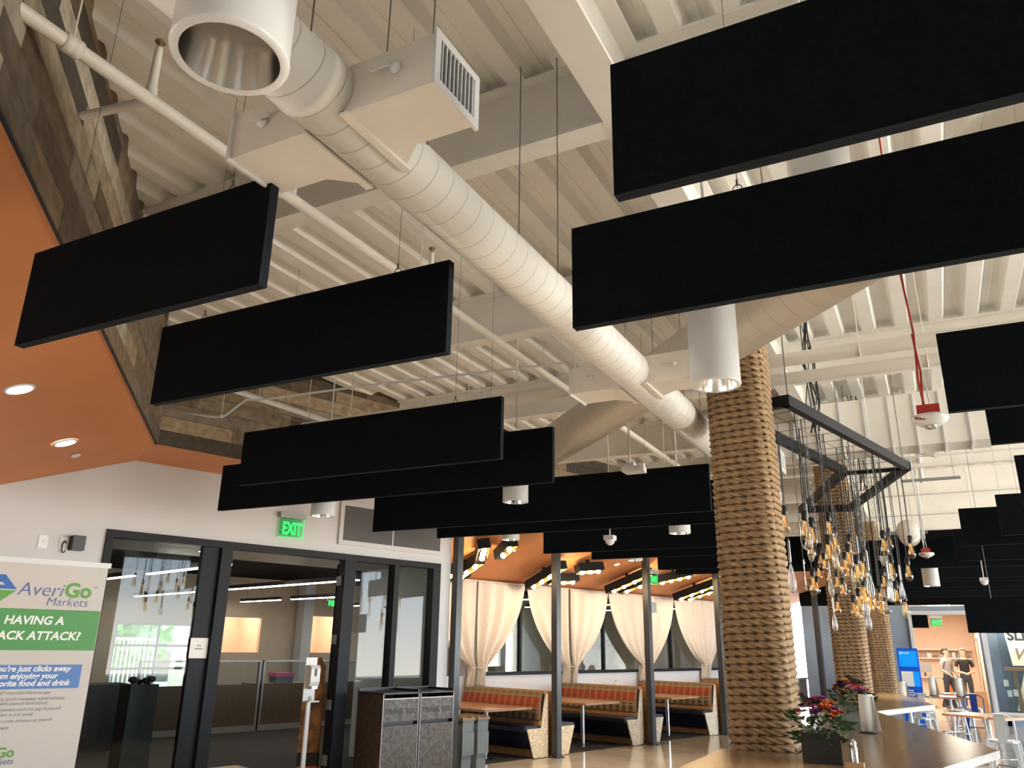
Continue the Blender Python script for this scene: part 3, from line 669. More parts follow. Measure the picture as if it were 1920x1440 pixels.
pipe('conduit', [(-6.86, 5.3, 3.985), (-6.07, 5.3, 3.81), (-5.95, 5.3, 3.81), (-5.69, 5.3, 3.945), (-5.52, 5.3, 3.915), (-4.16, 5.3, 3.88), (-2.3, 5.3, 3.80)], .011, 'thin white bent conduit in front of the planks', 'whitegloss', hang=[(-6.0, 5.3, 3.81), (-5.52, 5.3, 3.915), (-4.4, 5.3, 3.885), (-2.5, 5.3, 3.81)], n=8)
pipe('conduit', [(-6.02, 4.6, 4.1), (-5.87, 6.75, 4.1)], .03, 'short white strut rail crossing in front of the planks', 'whitegloss', hang=[(-5.98, 5.1, 4.1), (-5.9, 6.4, 4.1)], n=4)
for i in range(5):
    x = -.42+i*.075
    pipe('conduit', [(x-.35, 11.9, 4.05), (x-.35+.001, 12.0, 4.3), (x, 12.3, 4.62), (x+.02, 14.2, 4.7)], .016, 'thin white conduit rising beside the big box duct, %s of five' % ['first', 'second', 'third', 'fourth', 'last'][i], 'whitegloss', hang=[(x+.02, 14.0, 4.7)], n=8)
pipe('conduit', [(.25, 10.8, 4.0), (.05, 12.6, 4.45), (.05, 15.5, 4.55)], .04, 'thicker white pipe rising to the right of the five thin conduits', 'whitegloss', hang=[(.05, 15.2, 4.55)], n=10)
pipe('conduit', [(-1.9, 12.0, 4.25), (5, 12.0, 4.25)], .012, 'thin white conduit strung across behind the box duct', 'whitegloss', hang=[(-1.5, 12, 4.25), (1.6, 12, 4.25)], n=6)
# strip light fittings up in the far roof
for x, y, z, l in ((.15, 12.4, 3.98, 'slim grey strip fitting beside the thicker white pipe'), (-.35, 15.2, 3.6, 'slim grey strip fitting above the stepped dark panels'), (-.5, 16.0, 3.5, 'slim grey strip fitting just below another, above the far panels')):
    t = thing('strip_fitting', (x, y, z), l, 'light fitting'); mb = MB(); mb.box((x, y, z+.02), (.75, .05, .035)); mb.build('body', 'grey', t)
    mb = MB()
    for q in (-.3, .3): mb.tube([(x+q, y, z+.03), (x+q, y, ZD+.02)], .003, 4)
    mb.build('hanging_wire', 'wire', t)

# ------------------------------------------------------------------ cylinder pendants
def pendant(x, y, z, lab, lit='lamp', d=.24, h=.44):
    t = thing('cylinder_pendant', (x, y, z), lab, 'pendant light', 'white cylinder pendants'); r = d/2
    mb = MB(); mb.lathe([(r-.018, .0), (r, .0), (r+.002, .006), (r, .014), (r, h), (.001, h)], (x, y, z), 40); mb.build('cylinder_shade', 'whitegloss', t)
    mb = MB(); mb.lathe([(r-.018, .0), (r-.02, .02), (r*.62, .2)], (x, y, z), 40); mb.build('reflector', 'mirror', t)
    mb = MB(); mb.lathe([(.001, .2), (r*.63, .2)], (x, y, z), 24); mb.build('lamp_lens', lit, t)
    mb = MB(); mb.tube([(x, y, z+h), (x, y, ZD+.02)], .008, 8); mb.build('stem', 'whitegloss', t)
pendant(-1.17, .93, 2.885, 'big white cylinder pendant with a mirrored inside, nearest at the top left', 'inkwhite')
pendant(-.82, 3.72, 2.94, 'white cylinder pendant glowing inside, in front of the nearest rope column', 'lampwarm')
pendant(-.19, 3.0, 3.13, 'white cylinder pendant glimpsed between the two big black panels', 'lamp', h=.5)
pendant(-3.38, 6.55, 2.985, 'white cylinder pendant hanging below the middle black panels', 'inkwhite')
pendant(-5.23, 6.02, 2.89, 'white cylinder pendant beside the green exit sign', 'lamp')
pendant(-2.46, 8.81, 2.93, 'white cylinder pendant against the dark panels left of the rope column', 'lamp')
pendant(-5.04, 9.64, 3.07, 'white cylinder pendant beside the first booth lights', 'inkwhite')
pendant(-4.2, 12.35, 3.02, 'white cylinder pendant close to the booth exit sign', 'lamp')
pendant(-.03, 14.55, 2.69, 'white cylinder pendant in front of the far dark panels on the right', 'lampwarm')

# ------------------------------------------------------------------ sensors, alarms, access point
def sensor(x, y, z, lab, r=.06):
    t = thing('motion_sensor', (x, y, z-.06), lab, 'sensor', 'white hanging sensors')
    mb = MB(); mb.box((x, y, z+.03), (r*1.9, r*1.9, .05)); mb.lathe([(r*.95, 0), (r*.8, -.03), (r*.4, -.055), (.001, -.06)], (x, y, z+.006), 18); mb.build('sensor_head', 'whitegloss', t)
    mb = MB(); mb.tube([(x, y, z+.05), (x, y, ZD+.02)], .007, 6); mb.build('stem', 'whitegloss', t)
sensor(-3.16, 8.45, 2.84, 'small white motion sensor hanging before the booth panels')
sensor(.67, 13.9, 2.7, 'small white motion sensor before the far dark panels on the right')
sensor(-.42, 9.3, 2.60, 'small white camera-like sensor on a long stem among the hanging bulbs', .05)
t = thing('access_point', (-2.31, 6.85, 3.23), 'white wireless box on a bracket above the black panels', 'wireless box')
mb = MB(); mb.box((-2.31, 6.85, 3.26), (.19, .15, .05)); mb.box((-2.21, 6.79, 3.265), (.04, .05, .07)); mb.build('housing', 'whitegloss', t)
mb = MB(); mb.tube([(-2.35, 6.85, 3.28), (-2.35, 6.85, ZD+.02)], .01, 8); mb.box((-2.35, 6.85, 3.30), (.10, .08, .05)); mb.build('bracket', 'whitegloss', t)
def strobe(x, y, z, lab, sz=1.0, ca=True):
    t = thing('fire_strobe', (x, y, z-.05*sz), lab, 'fire alarm', 'hanging fire strobes'); r = .085*sz
    mb = MB(); mb.lathe([(.001, .012), (r*.96, .012), (r, .0), (r*.93, -.014*sz), (r*.55, -.035*sz), (.001, -.037*sz)], (x, y, z), 32); d = mb.build('dome', 'whitegloss', t)
    mb = MB(); mb.box((x-.002, y, z+.036*sz), (.10*sz, .10*sz, .05*sz)); mb.build('back_box', 'red', t)
    mb = MB(); mb.lathe([(.028*sz, -.035*sz), (.024*sz, -.05*sz), (.001, -.054*sz)], (x, y, z), 16); mb.build('strobe_lens', 'chrome', t)
    f = Vector((-x, -y, 0)).normalized(); rt = Vector((-f.y, f.x, 0))
    text('lettering', 'FIRE', .023*sz, Vector((x, y, z-.018*sz))+f*(r*.86)-rt*.065*sz*1.0, rt, (f*-.55+Vector((0, 0, 1))).normalized(), 'red', t, bold=.0008, extr=.003, spacing=1.15)
    mb = MB(); mb.tube([(x-.015, y, z+.06*sz), (x-.025, y, z+.2), (x-.012, y, z+.45), (x-.03, y, z+.8), (x-.03, y, ZD+.02)], .006, 6); mb.tube([(x-.02, y+.01, z+.06*sz), (x-.008, y, z+.25), (x-.02, y, z+.45)], .006, 6); mb.build('cable', 'red' if ca else 'whitegloss', t)
    mb = MB(); mb.tube([(x+.012, y, z+.06*sz), (x-.02, y, z+.5), (x-.03, y, ZD+.02)], .004, 6); mb.build('hanging_wire', 'whitegloss', t)
strobe(.09, 4.25, 2.80, 'white and red FIRE strobe hanging in the middle of the right side, nearer one')
strobe(-.03, 10.66, 2.80, 'white and red strobe alarm hanging before the far dark panels, farther one', 1.0, False)

# ------------------------------------------------------------------ downlights in the orange ceiling
nz = Vector((.2526, .2526, 1)).normalized()*-1
nu = Vector((-.357*.7071, -.357*.7071, 1)).normalized()
def on_vault(px, py):       # point of the vault above plan position
    n = (KX+KY-px-py)/math.sqrt(2); return (px, py, 3.67-.357*n)
for px, py, r, l in ((-5.74, 3.20, .085, 'larger-looking recessed downlight in the orange ceiling, nearer one'), (-6.96, 4.39, .085, 'recessed downlight in the orange ceiling near the wall, farther one')):
    p = Vector(on_vault(px, py))-nu*.002; downlight(p, nu, 'lamp', l, r)
p = Vector(on_vault(-7.34, 4.76)); t = thing('ceiling_sprinkler', p-nu*.03, 'tiny white sprinkler cap in the orange ceiling beside the farther downlight', 'sprinkler')
mb = MB(); mb.lathe([(.045, 0), (.045, -.012), (.03, -.02), (.001, -.022)], p, 16, axis=nu); mb.build('cap', 'whitegloss', t)
def booth_ceil(s, o): return so(s, o, ZS(o))
nb = (Vector((0, 0, 1))-WN*.286).normalized()
for s, o, l in ((-3.13, -.56, 'small recessed spot in the orange booth roof, first booth'), (-.1, -.57, 'small recessed spot in the orange booth roof, second post')): downlight(booth_ceil(s, o)-nb*.002, nb, 'lamp', l, .05)

# ------------------------------------------------------------------ rope-wrapped columns
def rope_mesh(side, rc, r, h0, h1):
    """three-strand rope wound round a rounded square post, one continuous sweep; local origin on the floor"""
    hs = side/2-r; st = hs-rc; per = 8*st+2*PI*rc; n = 150
    def pt(u):
        d = (u % 1)*per
        for q in range(4):
            a = q*PI/2
            if d < 2*st: x, y, nx, ny = hs, -st+d, 1, 0; break
            d -= 2*st
            if d < PI/2*rc:
                b = d/rc; x, y, nx, ny = st+rc*math.cos(b), st+rc*math.sin(b), math.cos(b), math.sin(b); break
            d -= PI/2*rc
        ca, sa = math.cos(a), math.sin(a)
        return Vector((x*ca-y*sa, x*sa+y*ca, 0)), Vector((nx*ca-ny*sa, nx*sa+ny*ca, 0))
    turns = int((h1-h0)/(2*r*.96)); rise = (h1-h0)/turns; vs = []; fs = []; m = 12
    cache = [pt(i/n) for i in range(n)]
    tw = 2*PI/(.074)
    for i in range(turns*n+1):
        p, nr = cache[i % n]; z = h0+rise*i/n; L = i*per/n
        for k in range(m):
            th = 2*PI*k/m; rr = r*(.54+.50*abs(math.cos(1.5*th))) ; a = th-tw*L/3
            vs.append((p.x+nr.x*rr*math.cos(a), p.y+nr.y*rr*math.cos(a), z+rr*math.sin(a)))
    for i in range(turns*n):
        b = i*m
        for k in range(m): fs.append((b+k, b+(k+1) % m, b+m+(k+1) % m, b+m+k))
    mb = MB(); mb.add(vs, fs, 0, True); return mb
GC = 'rope-wrapped columns'
t = thing('rope_column', (-1.17, 6.1, 0), 'thick tan rope-wrapped column standing nearest, at the bar counter', 'column', GC)
rope_mesh(.46, .085, .0262, .035, ZB-.01).build('rope_wrap', 'rope', t, local=True)
mb = MB(); mb.box((-1.17, 6.1, ZB/2), (.36, .36, ZB)); mb.build('post_core', 'osbdark', t)
for y, l in ((12.65, 'rope-wrapped column standing second, behind the hanging bulbs'), (19.2, 'rope-wrapped column standing farthest, partly behind the second one')):
    c = copy_tree(t); c.location = (-1.17, y, 0); c['label'] = l

# ------------------------------------------------------------------ chandelier: chevron frame, wire grid, cords, bulbs
CZ = 3.57
CA = [(-.86, 6.42), (-.09, 9.44), (-.91, 12.1)]; CB = [(-1.36, 6.56), (-.73, 9.44), (-1.55, 11.97)]
ch = thing('chandelier', (-.6, 9.44, CZ), 'black chevron-shaped chandelier frame hung with many amber filament bulbs', 'chandelier')
mb = MB()
def bar(a, b, w=.065, h=.09):
    a = Vector((*a, CZ+h/2)); b = Vector((*b, CZ+h/2)); d = (b-a); L = d.length; d.normalize(); nn = Vector((-d.y, d.x, 0))
    mb.box((a+b)/2, (L+w*.9, w, h), mat3=Matrix((d, nn, Vector((0, 0, 1)))).transposed())
for P in (CA, CB):
    for a, b in zip(P, P[1:]): bar(a, b)
bar(CA[0], CB[0]); bar(CA[1], CB[1], .035, .04); bar(CA[2], CB[2])
mb.build('frame', 'frame', ch)
def lerp(a, b, u): return (a[0]+(b[0]-a[0])*u, a[1]+(b[1]-a[1])*u)
def snap(u): return round(u*10)/10.005      # hang things from a wire of the grid
def cpt(u, v):     # u 0..2 along the chevron, v 0..1 across
    i = 0 if u < 1 else 1; f = u-i
    return lerp(lerp(CB[i], CB[i+1], f), lerp(CA[i], CA[i+1], f), v)
mb = MB()
for i in range(0, 41, 2): mb.tube([(*cpt(i/20.01, 0), CZ+.05), (*cpt(i/20.01, 1), CZ+.05)], .0022, 4)
for j in (1, 3, 5): mb.tube([(*cpt(i/20.01, j/6), CZ+.053) for i in range(41)], .0022, 4)
mb.build('wire_grid', 'frame', ch)
for i, (u, v) in enumerate(((.03, .95), (.98, .97), (1.02, .03), (1.97, .9), (.03, .06))):
    mb = MB(); x, y = cpt(u, v); mb.tube([(x, y, CZ+.06), (x, y, ZD+.02)], .005, 6); mb.build('suspension_cable', 'wire', ch)
rnd = random.Random(21)
for cx, cy in ((-.78, 7.55), (-.62, 10.75)):      # bundles of black flex going up to the roof
    mb = MB()
    for i in range(9):
        a = [(cx+rnd.uniform(-.06, .06), cy+rnd.uniform(-.06, .06), z) for z in (CZ+.05, 3.9, 4.3, ZD+.02)]; mb.tube(a, .0048, 5)
    mb.build('cord_bundle', 'black', ch)
# one bulb, then copies: part pendant_bulb > socket, filament ; cord hangs from the grid
def bulb_parts(drop, grow=1.15):
    drop /= grow
    mb = MB(); mb.tube([(0, 0, 0), (.004, .003, -drop*.4), (-.003, 0, -drop+.05)], .004, 5)
    cord = mb
    mb2 = MB(); mb2.lathe([(.006, -drop+.06), (.02, -drop+.055), (.021, -drop), (.017, -drop-.012)], n=12)
    mb3 = MB(); z = -drop-.01; mb3.lathe([(.014, z), (.016, z-.02), (.026, z-.06), (.034, z-.095), (.032, z-.118), (.018, z-.138), (.001, z-.145)], n=14)
    mb4 = MB()
    for k in range(4):
        a = k*PI/2; mb4.tube([(.005*math.cos(a), .005*math.sin(a), z-.015), (.013*math.cos(a), .013*math.sin(a), z-.1)], .0018, 4)
    for q in (cord, mb2, mb3, mb4): q.v = [(x*grow, y*grow, z*grow) for x, y, z in q.v]
    return cord, mb2, mb3, mb4
protos = []
def chain_mb(L):
    mb = MB(); n = int(L/.045)
    for i in range(n):
        z = -i*.045-.02; h = i % 2
        pts = [((.008*math.cos(a) if h else 0), (0 if h else .008*math.cos(a)), z+.024*math.sin(a)) for a in [k*PI/4 for k in range(8)]]
        mb.tube(pts, .0024, 4, closed=True)
    return mb
def put_bulb(x, y, drop):
    a, b, c, d = bulb_parts(drop); base = Vector((x, y, CZ+.05))-Vector(ch.location)
    g = c.build('bulb_glass', 'bulbglass', ch, loc=base, local=True)
    s = b.build('socket', 'black', g, local=True); f = d.build('filament', 'filament', g, local=True); k = a.build('cord', 'black', g, local=True)
    return g
for i in range(58):
    u = snap((i+.5)/58*1.96+.02); v = [.12, .85, .5, .3, .7, .95, .05][i % 7]+rnd.uniform(-.05, .05); v = min(max(v, .04), .96)
    x, y = cpt(u, v)
    put_bulb(x, y, rnd.choice((.72, .85, .95, 1.05, 1.15, 1.25, 1.36, .8)) + rnd.uniform(-.05, .05))
for i in range(16):
    u = snap((i+.3)/16*1.96+.02); x, y = cpt(u, [.2, .8, .45, .6][i % 4]); b = Vector((x, y, CZ+.05))-Vector(ch.location)
    chain_mb(rnd.uniform(.6, 1.2)).build('chain', 'wire', ch, loc=b, local=True)
# steel whisks and ladles hung among the bulbs
GW = 'kitchen whisks on the chandelier'; GL = 'kitchen ladles on the chandelier'
def whisk(x, y, drop, sz, lab):
    p = Vector((x, y, CZ+.05-drop)); t = thing('whisk', p-Vector((0, 0, .34*sz)), lab, 'whisk', GW)
    mb = MB(); mb.tube([p, p-Vector((0, 0, .14*sz))], .009*sz, 10); mb.tube([p, p+Vector((0, 0, .015))], .004, 6); mb.build('handle', 'chrome', t)
    mb = MB()
    for k in range(5):
        a = k*PI/5; q = []
        for i in range(15):
            tt = i/14
            s_ = math.sin(PI*tt); xx = (.045*sz)*(-math.cos(PI*tt))*(s_**.7); q.append(p+Vector((xx*math.cos(a), xx*math.sin(a), -.13*sz-.21*sz*s_**.8)))
        mb.tube(q, .0016, 5)
    mb.build('wire_loops', 'chrome', t)
    mb = MB(); mb.tube([p+Vector((0, 0, .01)), (x, y, CZ+.05)], .0025, 4); mb.build('hanging_cord', 'black', t)
def ladle(x, y, drop, lab, rot):
    p = Vector((x, y, CZ+.05-drop)); t = thing('ladle', p-Vector((0, 0, .3)), lab, 'ladle', GL); d = Vector((math.cos(rot), math.sin(rot), 0))
    mb = MB(); mb.tube([p+d*.03-Vector((0, 0, .03)), p+d*.02+Vector((0, 0, .01)), p, p-Vector((0, 0, .16)), p-Vector((0, 0, .22))+d*.008], .005, 8); mb.build('handle', 'chrome', t)
    mb = MB(); c = p-Vector((0, 0, .22))+d*.05; mb.lathe([(.045, 0), (.04, -.02), (.024, -.036), (.001, -.042), (.001, -.039), (.022, -.033), (.037, -.018), (.043, 0)], c, 18, axis=(0, 0, 1)); mb.build('bowl', 'chrome', t)
    mb = MB(); mb.tube([p, (x, y, CZ+.05)], .0025, 4); mb.build('hanging_cord', 'black', t)
for i in range(17):
    u = snap((i+.6)/17*1.9+.06); x, y = cpt(u, [.9, .35, .65, .1, .78][i % 5]); whisk(x, y, rnd.uniform(.75, 1.3), rnd.uniform(1.0, 1.4), 'steel balloon whisk hanging among the amber bulbs of the chandelier')
for i in range(7):
    u = snap((i+.4)/7*1.9+.05); x, y = cpt(u, [.55, .15, .88][i % 3]); ladle(x, y, rnd.uniform(.75, 1.25), 'steel ladle hanging by its handle among the amber bulbs of the chandelier', i*1.3)

# ------------------------------------------------------------------ bar counters round the columns
def counter(name, poly, z, lab, inset, th=.05, m='bar'):
    t = thing(name, (sum(p[0] for p in poly)/len(poly), sum(p[1] for p in poly)/len(poly), 0), lab, 'counter')
    mb = MB(); mb.prism([(x, y, z-th) for x, y in poly], (0, 0, th)); mb.build('worktop', m, t)
    return t
bt = counter('bar_counter', [(-1.62, 4.0), (-.58, 4.0), (.25, 6.85), (-.78, 10.3), (-1.85, 10.3), (-.93, 7.1), (-.93, 6.36), (-.92, 5.84), (-1.42, 5.84), (-1.42, 4.81)], 1.07, 'chevron-shaped brown wooden bar counter around the nearest rope column', 0)
mb = MB(); mb.prism([(-1.15, 4.2, 0), (-.85, 4.2, 0), (-.2, 6.85, 0), (-1.05, 9.9, 0), (-1.4, 9.9, 0), (-.66, 7.0, 0), (-.66, 5.6, 0)], (0, 0, 1.02)); mb.build('base_panel', 'darkbox', bt)
b2 = counter('bar_counter', [(-1.62, 10.95), (-.80, 10.95), (-.22, 12.75), (-.78, 15.4), (-1.7, 15.4), (-.92, 13.3), (-.92, 12.39), (-1.42, 12.39)], 1.03, 'pale-edged counter around the second rope column, beyond the brown bar', 0)
mb = MB(); mb.prism([(-.80+.004, 10.95-.012, .97), (-.22+.004, 12.75, .97), (-.22+.004, 12.75, 1.025), (-.80+.004, 10.95-.012, 1.025)], (.012, -.004, 0)); mb.build('pale_edge', 'whitegloss', b2)
mb = MB(); mb.prism([(-1.2, 11.2, 0), (-1.0, 11.2, 0), (-.62, 12.8, 0), (-1.05, 15.1, 0), (-1.35, 15.1, 0), (-.85, 13.0, 0)], (0, 0, .98)); mb.build('base_panel', 'darkbox', b2)

# flowers in boxes, ravens, towel roll, shaker
def flower_box(p, sz, rz, lab, boxm, seed):
    p = Vector(p); t = thing('flower_box', p, lab, 'flowers'); R = Matrix.Rotation(rz, 3, 'Z'); rn = random.Random(seed); h = .15*sz; w = .19*sz
    mb = MB(); mb.box(p+Vector((0, 0, h/2)), (w, w, h), rz); mb.build('box', boxm, t)
    mb = MB()
    for i in range(190):
        a = rn.random()*2*PI; rr = w*.75*math.sqrt(rn.random()); b = p+Vector((rr*math.cos(a), rr*math.sin(a), h+rn.uniform(-.02, .12)*sz-(rr/w)**2*.08*sz))
        e = Vector((math.cos(a), math.sin(a), rn.uniform(-.7, .9))).normalized()*rn.uniform(.03, .075)*sz; f = e.cross(Vector((rn.uniform(-1, 1), rn.uniform(-1, 1), 1))).normalized()*.014*sz
        mb.add([b, b+e*.5+f, b+e, b+e*.5-f], [(0, 1, 2, 3)])
    mb.build('foliage', 'leaf', t)
    for i in range(40):
        a = rn.random()*2*PI; rr = w*.62*math.sqrt(rn.random()); c = p+Vector((rr*math.cos(a), rr*math.sin(a), h+(.15-.20*(rr/w)**2)*sz+rn.uniform(-.01, .03)*sz))
        mb = MB(); k = rn.choice((5, 6, 7)); q = rn.uniform(.022, .036)*sz; tilt = Vector((rr*math.cos(a)*3, rr*math.sin(a)*3-.1, 1)).normalized(); T = Vector((0, 0, 1)).rotation_difference(tilt).to_matrix()
        for ring, (ro, zo) in enumerate(((1, 0), (.62, .3))):
            for j in range(k):
                b = 2*PI*j/k+ring*.4; d = Vector((math.cos(b), math.sin(b), .35+zo)); s_ = Vector((-math.sin(b), math.cos(b), 0))
                mb.add([c, c+T @ (d*q*.55*ro+s_*q*.42*ro), c+T @ (d*q*ro+Vector((0, 0, q*.25))), c+T @ (d*q*.55*ro-s_*q*.42*ro)], [(0, 1, 2, 3)])
        mb.ball(c+T @ Vector((0, 0, q*.2)), q*.22, 6); mb.build('flower', rn.choice(('fl_o', 'fl_o', 'fl_p', 'fl_k', 'fl_d', 'fl_y' if i % 5 == 0 else 'fl_o')), t)
    return t
flower_box((-.74, 5.52, 1.07), 1.12, .2, 'dark box of mixed orange and purple flowers, nearest on the bar by the column', 'darkbox', 2)
flower_box((-.80, 8.15, 1.07), 1.2, .15, 'grey-green box of bright orange and pink flowers farther along the bar', 'vase', 9)
def raven(p, sz, rz, lab):
    p = Vector(p); t = thing('raven_figurine', p, lab, 'bird figurine', 'raven figurines'); R = Matrix.Rotation(rz, 3, 'Z')
    mb = MB()
    def add_tube(q, rs): mb.tube([p+R @ (Vector(v)*sz) for v in q], 0, 10, rs=[r*sz for r in rs])
    add_tube([(-.10, 0, .045), (-.06, 0, .055), (-.01, 0, .06), (.04, 0, .075), (.065, 0, .1), (.08, 0, .118), (.098, 0, .115), (.125, 0, .105)], [.008, .016, .032, .03, .022, .021, .012, .002])
    mb.build('body', 'black', t); mb = MB()
    for s_ in (-1, 1): add_tube([(.01, .018*s_, 0), (.005, .016*s_, .05)], [.004, .005])
    mb.build('leg', 'black', t)
raven((-.78, 5.50, 1.375), .62, 2.8, 'black raven figurine perched on the nearer flower box'); raven((-.74, 8.12, 1.40), .75, 2.9, 'black raven figurine perched over the farther flower box')
def towel(p, sz, lab):
    p = Vector(p); t = thing('paper_towel_roll', p, lab, 'paper towels', 'paper towel rolls')
    mb = MB(); mb.lathe([(.001, 0), (.085*sz, 0), (.085*sz, .008), (.001, .012)], p, 20); mb.build('stand_base', 'black', t)
    mb = MB(); mb.lathe([(.018*sz, .30*sz), (.058*sz, .30*sz), (.062*sz, .15*sz), (.062*sz, .012), (.02, .012)], p, 24)
    mb.add([p+Vector((.06*sz, -.01, .29*sz)), p+Vector((.065*sz, -.05*sz, .29*sz)), p+Vector((.105*sz, -.08*sz, .02)), p+Vector((.06*sz, -.01, .014))], [(0, 1, 2, 3)]); mb.build('paper_roll', 'inkwhite', t)
    mb = MB(); mb.tube([p+Vector((0, 0, .01)), p+Vector((0, 0, .33*sz))], .006, 8); mb.ball(p+Vector((0, 0, .335*sz)), .012, 8); mb.build('rod', 'black', t)
towel((-.63, 7.61, 1.07), .98, 'white paper towel roll standing on the brown bar by the farther flowers')
t = thing('shaker', (-.545, 5.40, 1.07), 'steel shaker standing in a small brown tray on the bar', 'shaker')
mb = MB(); mb.lathe([(.022, .02), (.022, .10), (.018, .115)], (-.545, 5.40, 1.07), 16); mb.build('body', 'chrome', t)
mb = MB(); mb.lathe([(.018, .115), (.021, .13), (.012, .15), (.001, .152)], (-.545, 5.40, 1.07), 16); mb.build('cap', 'galv', t)
mb = MB(); mb.box((-.545, 5.40, 1.082), (.1, .1, .024)); tag(mb.build('condiment_tray', 'cardboard'), 'small brown tray on the bar under the steel shaker', 'tray')

# ------------------------------------------------------------------ booths: posts, benches, tables, curtains, lights
for i, (s, l) in enumerate(((-4.97, 'dark steel post at the end of the white door wall'), (-2.69, 'dark steel post between the first and second booths'), (0, 'dark steel post with the exit sign and a small box'), (2.66, 'dark steel post just left of the nearest rope column'), (5.33, 'dark steel post seen just right of the nearest rope column'), (7.6, 'dark steel post farthest along the booths, by the blue banner'))):
    t = thing('booth_post', so(s, .06, 0), l, 'post', 'booth posts')
    mb = MB(); wbox(mb, s-.055, s+.055, .0, .12, .012, ZS(0)); mb.build('steel_tube', 'post', t)
    mb = MB(); wbox(mb, s-.1, s+.1, -.03, .15, 0, .014)
    for a in (-.075, .075): mb.lathe([(.012, .014), (.012, .026), (.001, .026)], so(s+a, .12, 0), 8)
    mb.build('base_plate', 'post', t)
exit_sign(so(.14, .14, 2.98), WW, 'green EXIT sign fixed to a booth post', .26, .2)
t = thing('junction_box', so(.16, .05, 2.42), 'small grey box clamped to the post below the exit sign', 'box')
mb = MB(); wbox(mb, .06, .26, .02, .1, 2.34, 2.54); mb.build('cover', 'grey', t)

def bench(sback, face, lab):
    """face -1: sitter looks towards smaller s. profile in the (s, z) plane"""
    f = face; o0, o1 = -1.97, -.06
    def P(ds, z, o): return so(sback+f*ds, o, z)
    t = thing('booth_bench', P(.25, 0, -1), lab, 'bench', 'booth benches')
    prof = [(.0, 0), (.34, 0), (.50, .44), (.17, .44), (.06, .95), (0, .95)]
    for oa, ob in ((o1-.02, o1), (o0, o0+.02)):
        mb = MB(); mb.prism([P(a, z+.012 if z == 0 else z, oa) for a, z in prof], WN*(ob-oa)); mb.build('end_panel', 'osb', t)
    mb = MB(); mb.prism([P(a, z, o0+.02) for a, z in ((0, .0), (.30, .0), (.30, .12), (.03, .12), (.03, .95), (0, .95))], WN*(o1-o0-.04)); mb.build('carcass', 'osbdark', t)
    mb = MB(); mb.prism([P(a, z, o0+.03) for a, z in ((.17, .40), (.53, .40), (.53, .46), (.50, .485), (.16, .485))], WN*(o1-o0-.06)); mb.build('seat_cushion', 'navy', t)
    mb = MB(); mb.prism([P(a, z, o0+.03) for a, z in ((.36, .14), (.46, .40), (.49, .40), (.39, .14))], WN*(o1-o0-.06)); mb.build('front_cushion', 'navy', t)
    mb = MB(); mb.prism([P(a, z, o0+.02) for a, z in ((.155, .485), (.19, .485), (.17, .55), (.14, .55))], WN*(o1-o0-.04)); mb.build('back_rail', 'osbdark', t)
    # plaid backrest: checks are separate quads with woven colours
    mb = MB(); nu_, nv = 120, 16; Lb = o1-o0-.08
    def fn(u, v):
        a = .165-.085*v+.03*math.sin(PI*min(1, v*1.0))*.9; z = .56+.42*v; return P(a+.02, z, o0+.04+Lb*u)
    def cf(i, j):
        x = i % 10; y = j
        base = (.30, .055, .02) if 7 <= y <= 12 else (.16, .12, .06)
        if y <= 1 or y >= 14: base = (.20, .15, .08)
        dark = y < 6 and x < 5
        c = tuple(v*(.62 if dark else 1.1) for v in base)
        if x in (7, 9): c = tuple((a+b*1.3)/2.3 for a, b in zip(c, (.46, .36, .22)))
        if y in (4, 6, 13): c = tuple((a+b)/2 for a, b in zip(c, (.38, .32, .2)))
        return c
    mb.grid(fn, nu_, nv, colfn=cf)
    g = lambda u, v: fn(u, v)-(WW*f*.05)
    mb.grid(lambda u, v: fn(u, v)-WW*f*(.05*(1-v)+.02), nu_, nv, colfn=lambda i, j: (.16, .12, .06))
    for u in (0, 1):
        vs = [fn(u, j/nv) for j in range(nv+1)]+[fn(u, j/nv)-WW*f*(.05*(1-j/nv)+.02) for j in range(nv, -1, -1)]
        mb.add(vs, [tuple(range(len(vs)))], col=(.17, .11, .06))
    vs = [fn(0, 1), fn(1, 1), fn(1, 1)-WW*f*.02, fn(0, 1)-WW*f*.02]; mb.add(vs, [(0, 1, 2, 3)], col=(.18, .12, .07))
    mb.build('plaid_backrest', 'plaid', t)
    mb = MB(); mb.prism([P(a, z, o0+.02) for a, z in ((-.0, .95), (.10, .95), (.10, .985), (-.0, .985))], WN*(o1-o0-.02)); mb.build('top_rail', 'osbdark', t)
bnames = ['first', 'second', 'third', 'fourth']
for i in range(4):
    sp = -2.69+2.67*i
    bench(sp-.075, -1, ['plaid-backed bench in the first booth, facing the grey bins', 'plaid-backed bench in the second booth, backing on to the exit sign post', 'plaid-backed bench in the third booth, just left of the rope column', 'plaid-backed bench glimpsed right of the nearest rope column'][i])
    bench(sp+.10, 1, ['booth bench behind the second post, seen from its board end', 'booth bench behind the exit sign post, seen from its board end', 'booth bench mostly hidden by the nearest rope column', 'booth bench behind the last of the posts'][i])
def booth_table(s0, s1, lab):
    c = (s0+s1)/2; t = thing('booth_table', so(c, -1.05, 0), lab, 'table', 'booth tables')
    mb = MB(); wbox(mb, s0, s1, -1.9, -.22, .715, .75); mb.build('table_top', 'wood', t)
    for s, o in ((c-.18, -.55), (c+.05, -1.45)):
        mb = MB(); p = so(s, o, 0); mb.tube([p+Vector((0, 0, .01)), p+Vector((0, 0, .715))], .035, 16); mb.lathe([(.001, .012), (.035, .02), (.2, .008), (.2, 0)], p, 24); mb.build('leg', 'chrome', t)
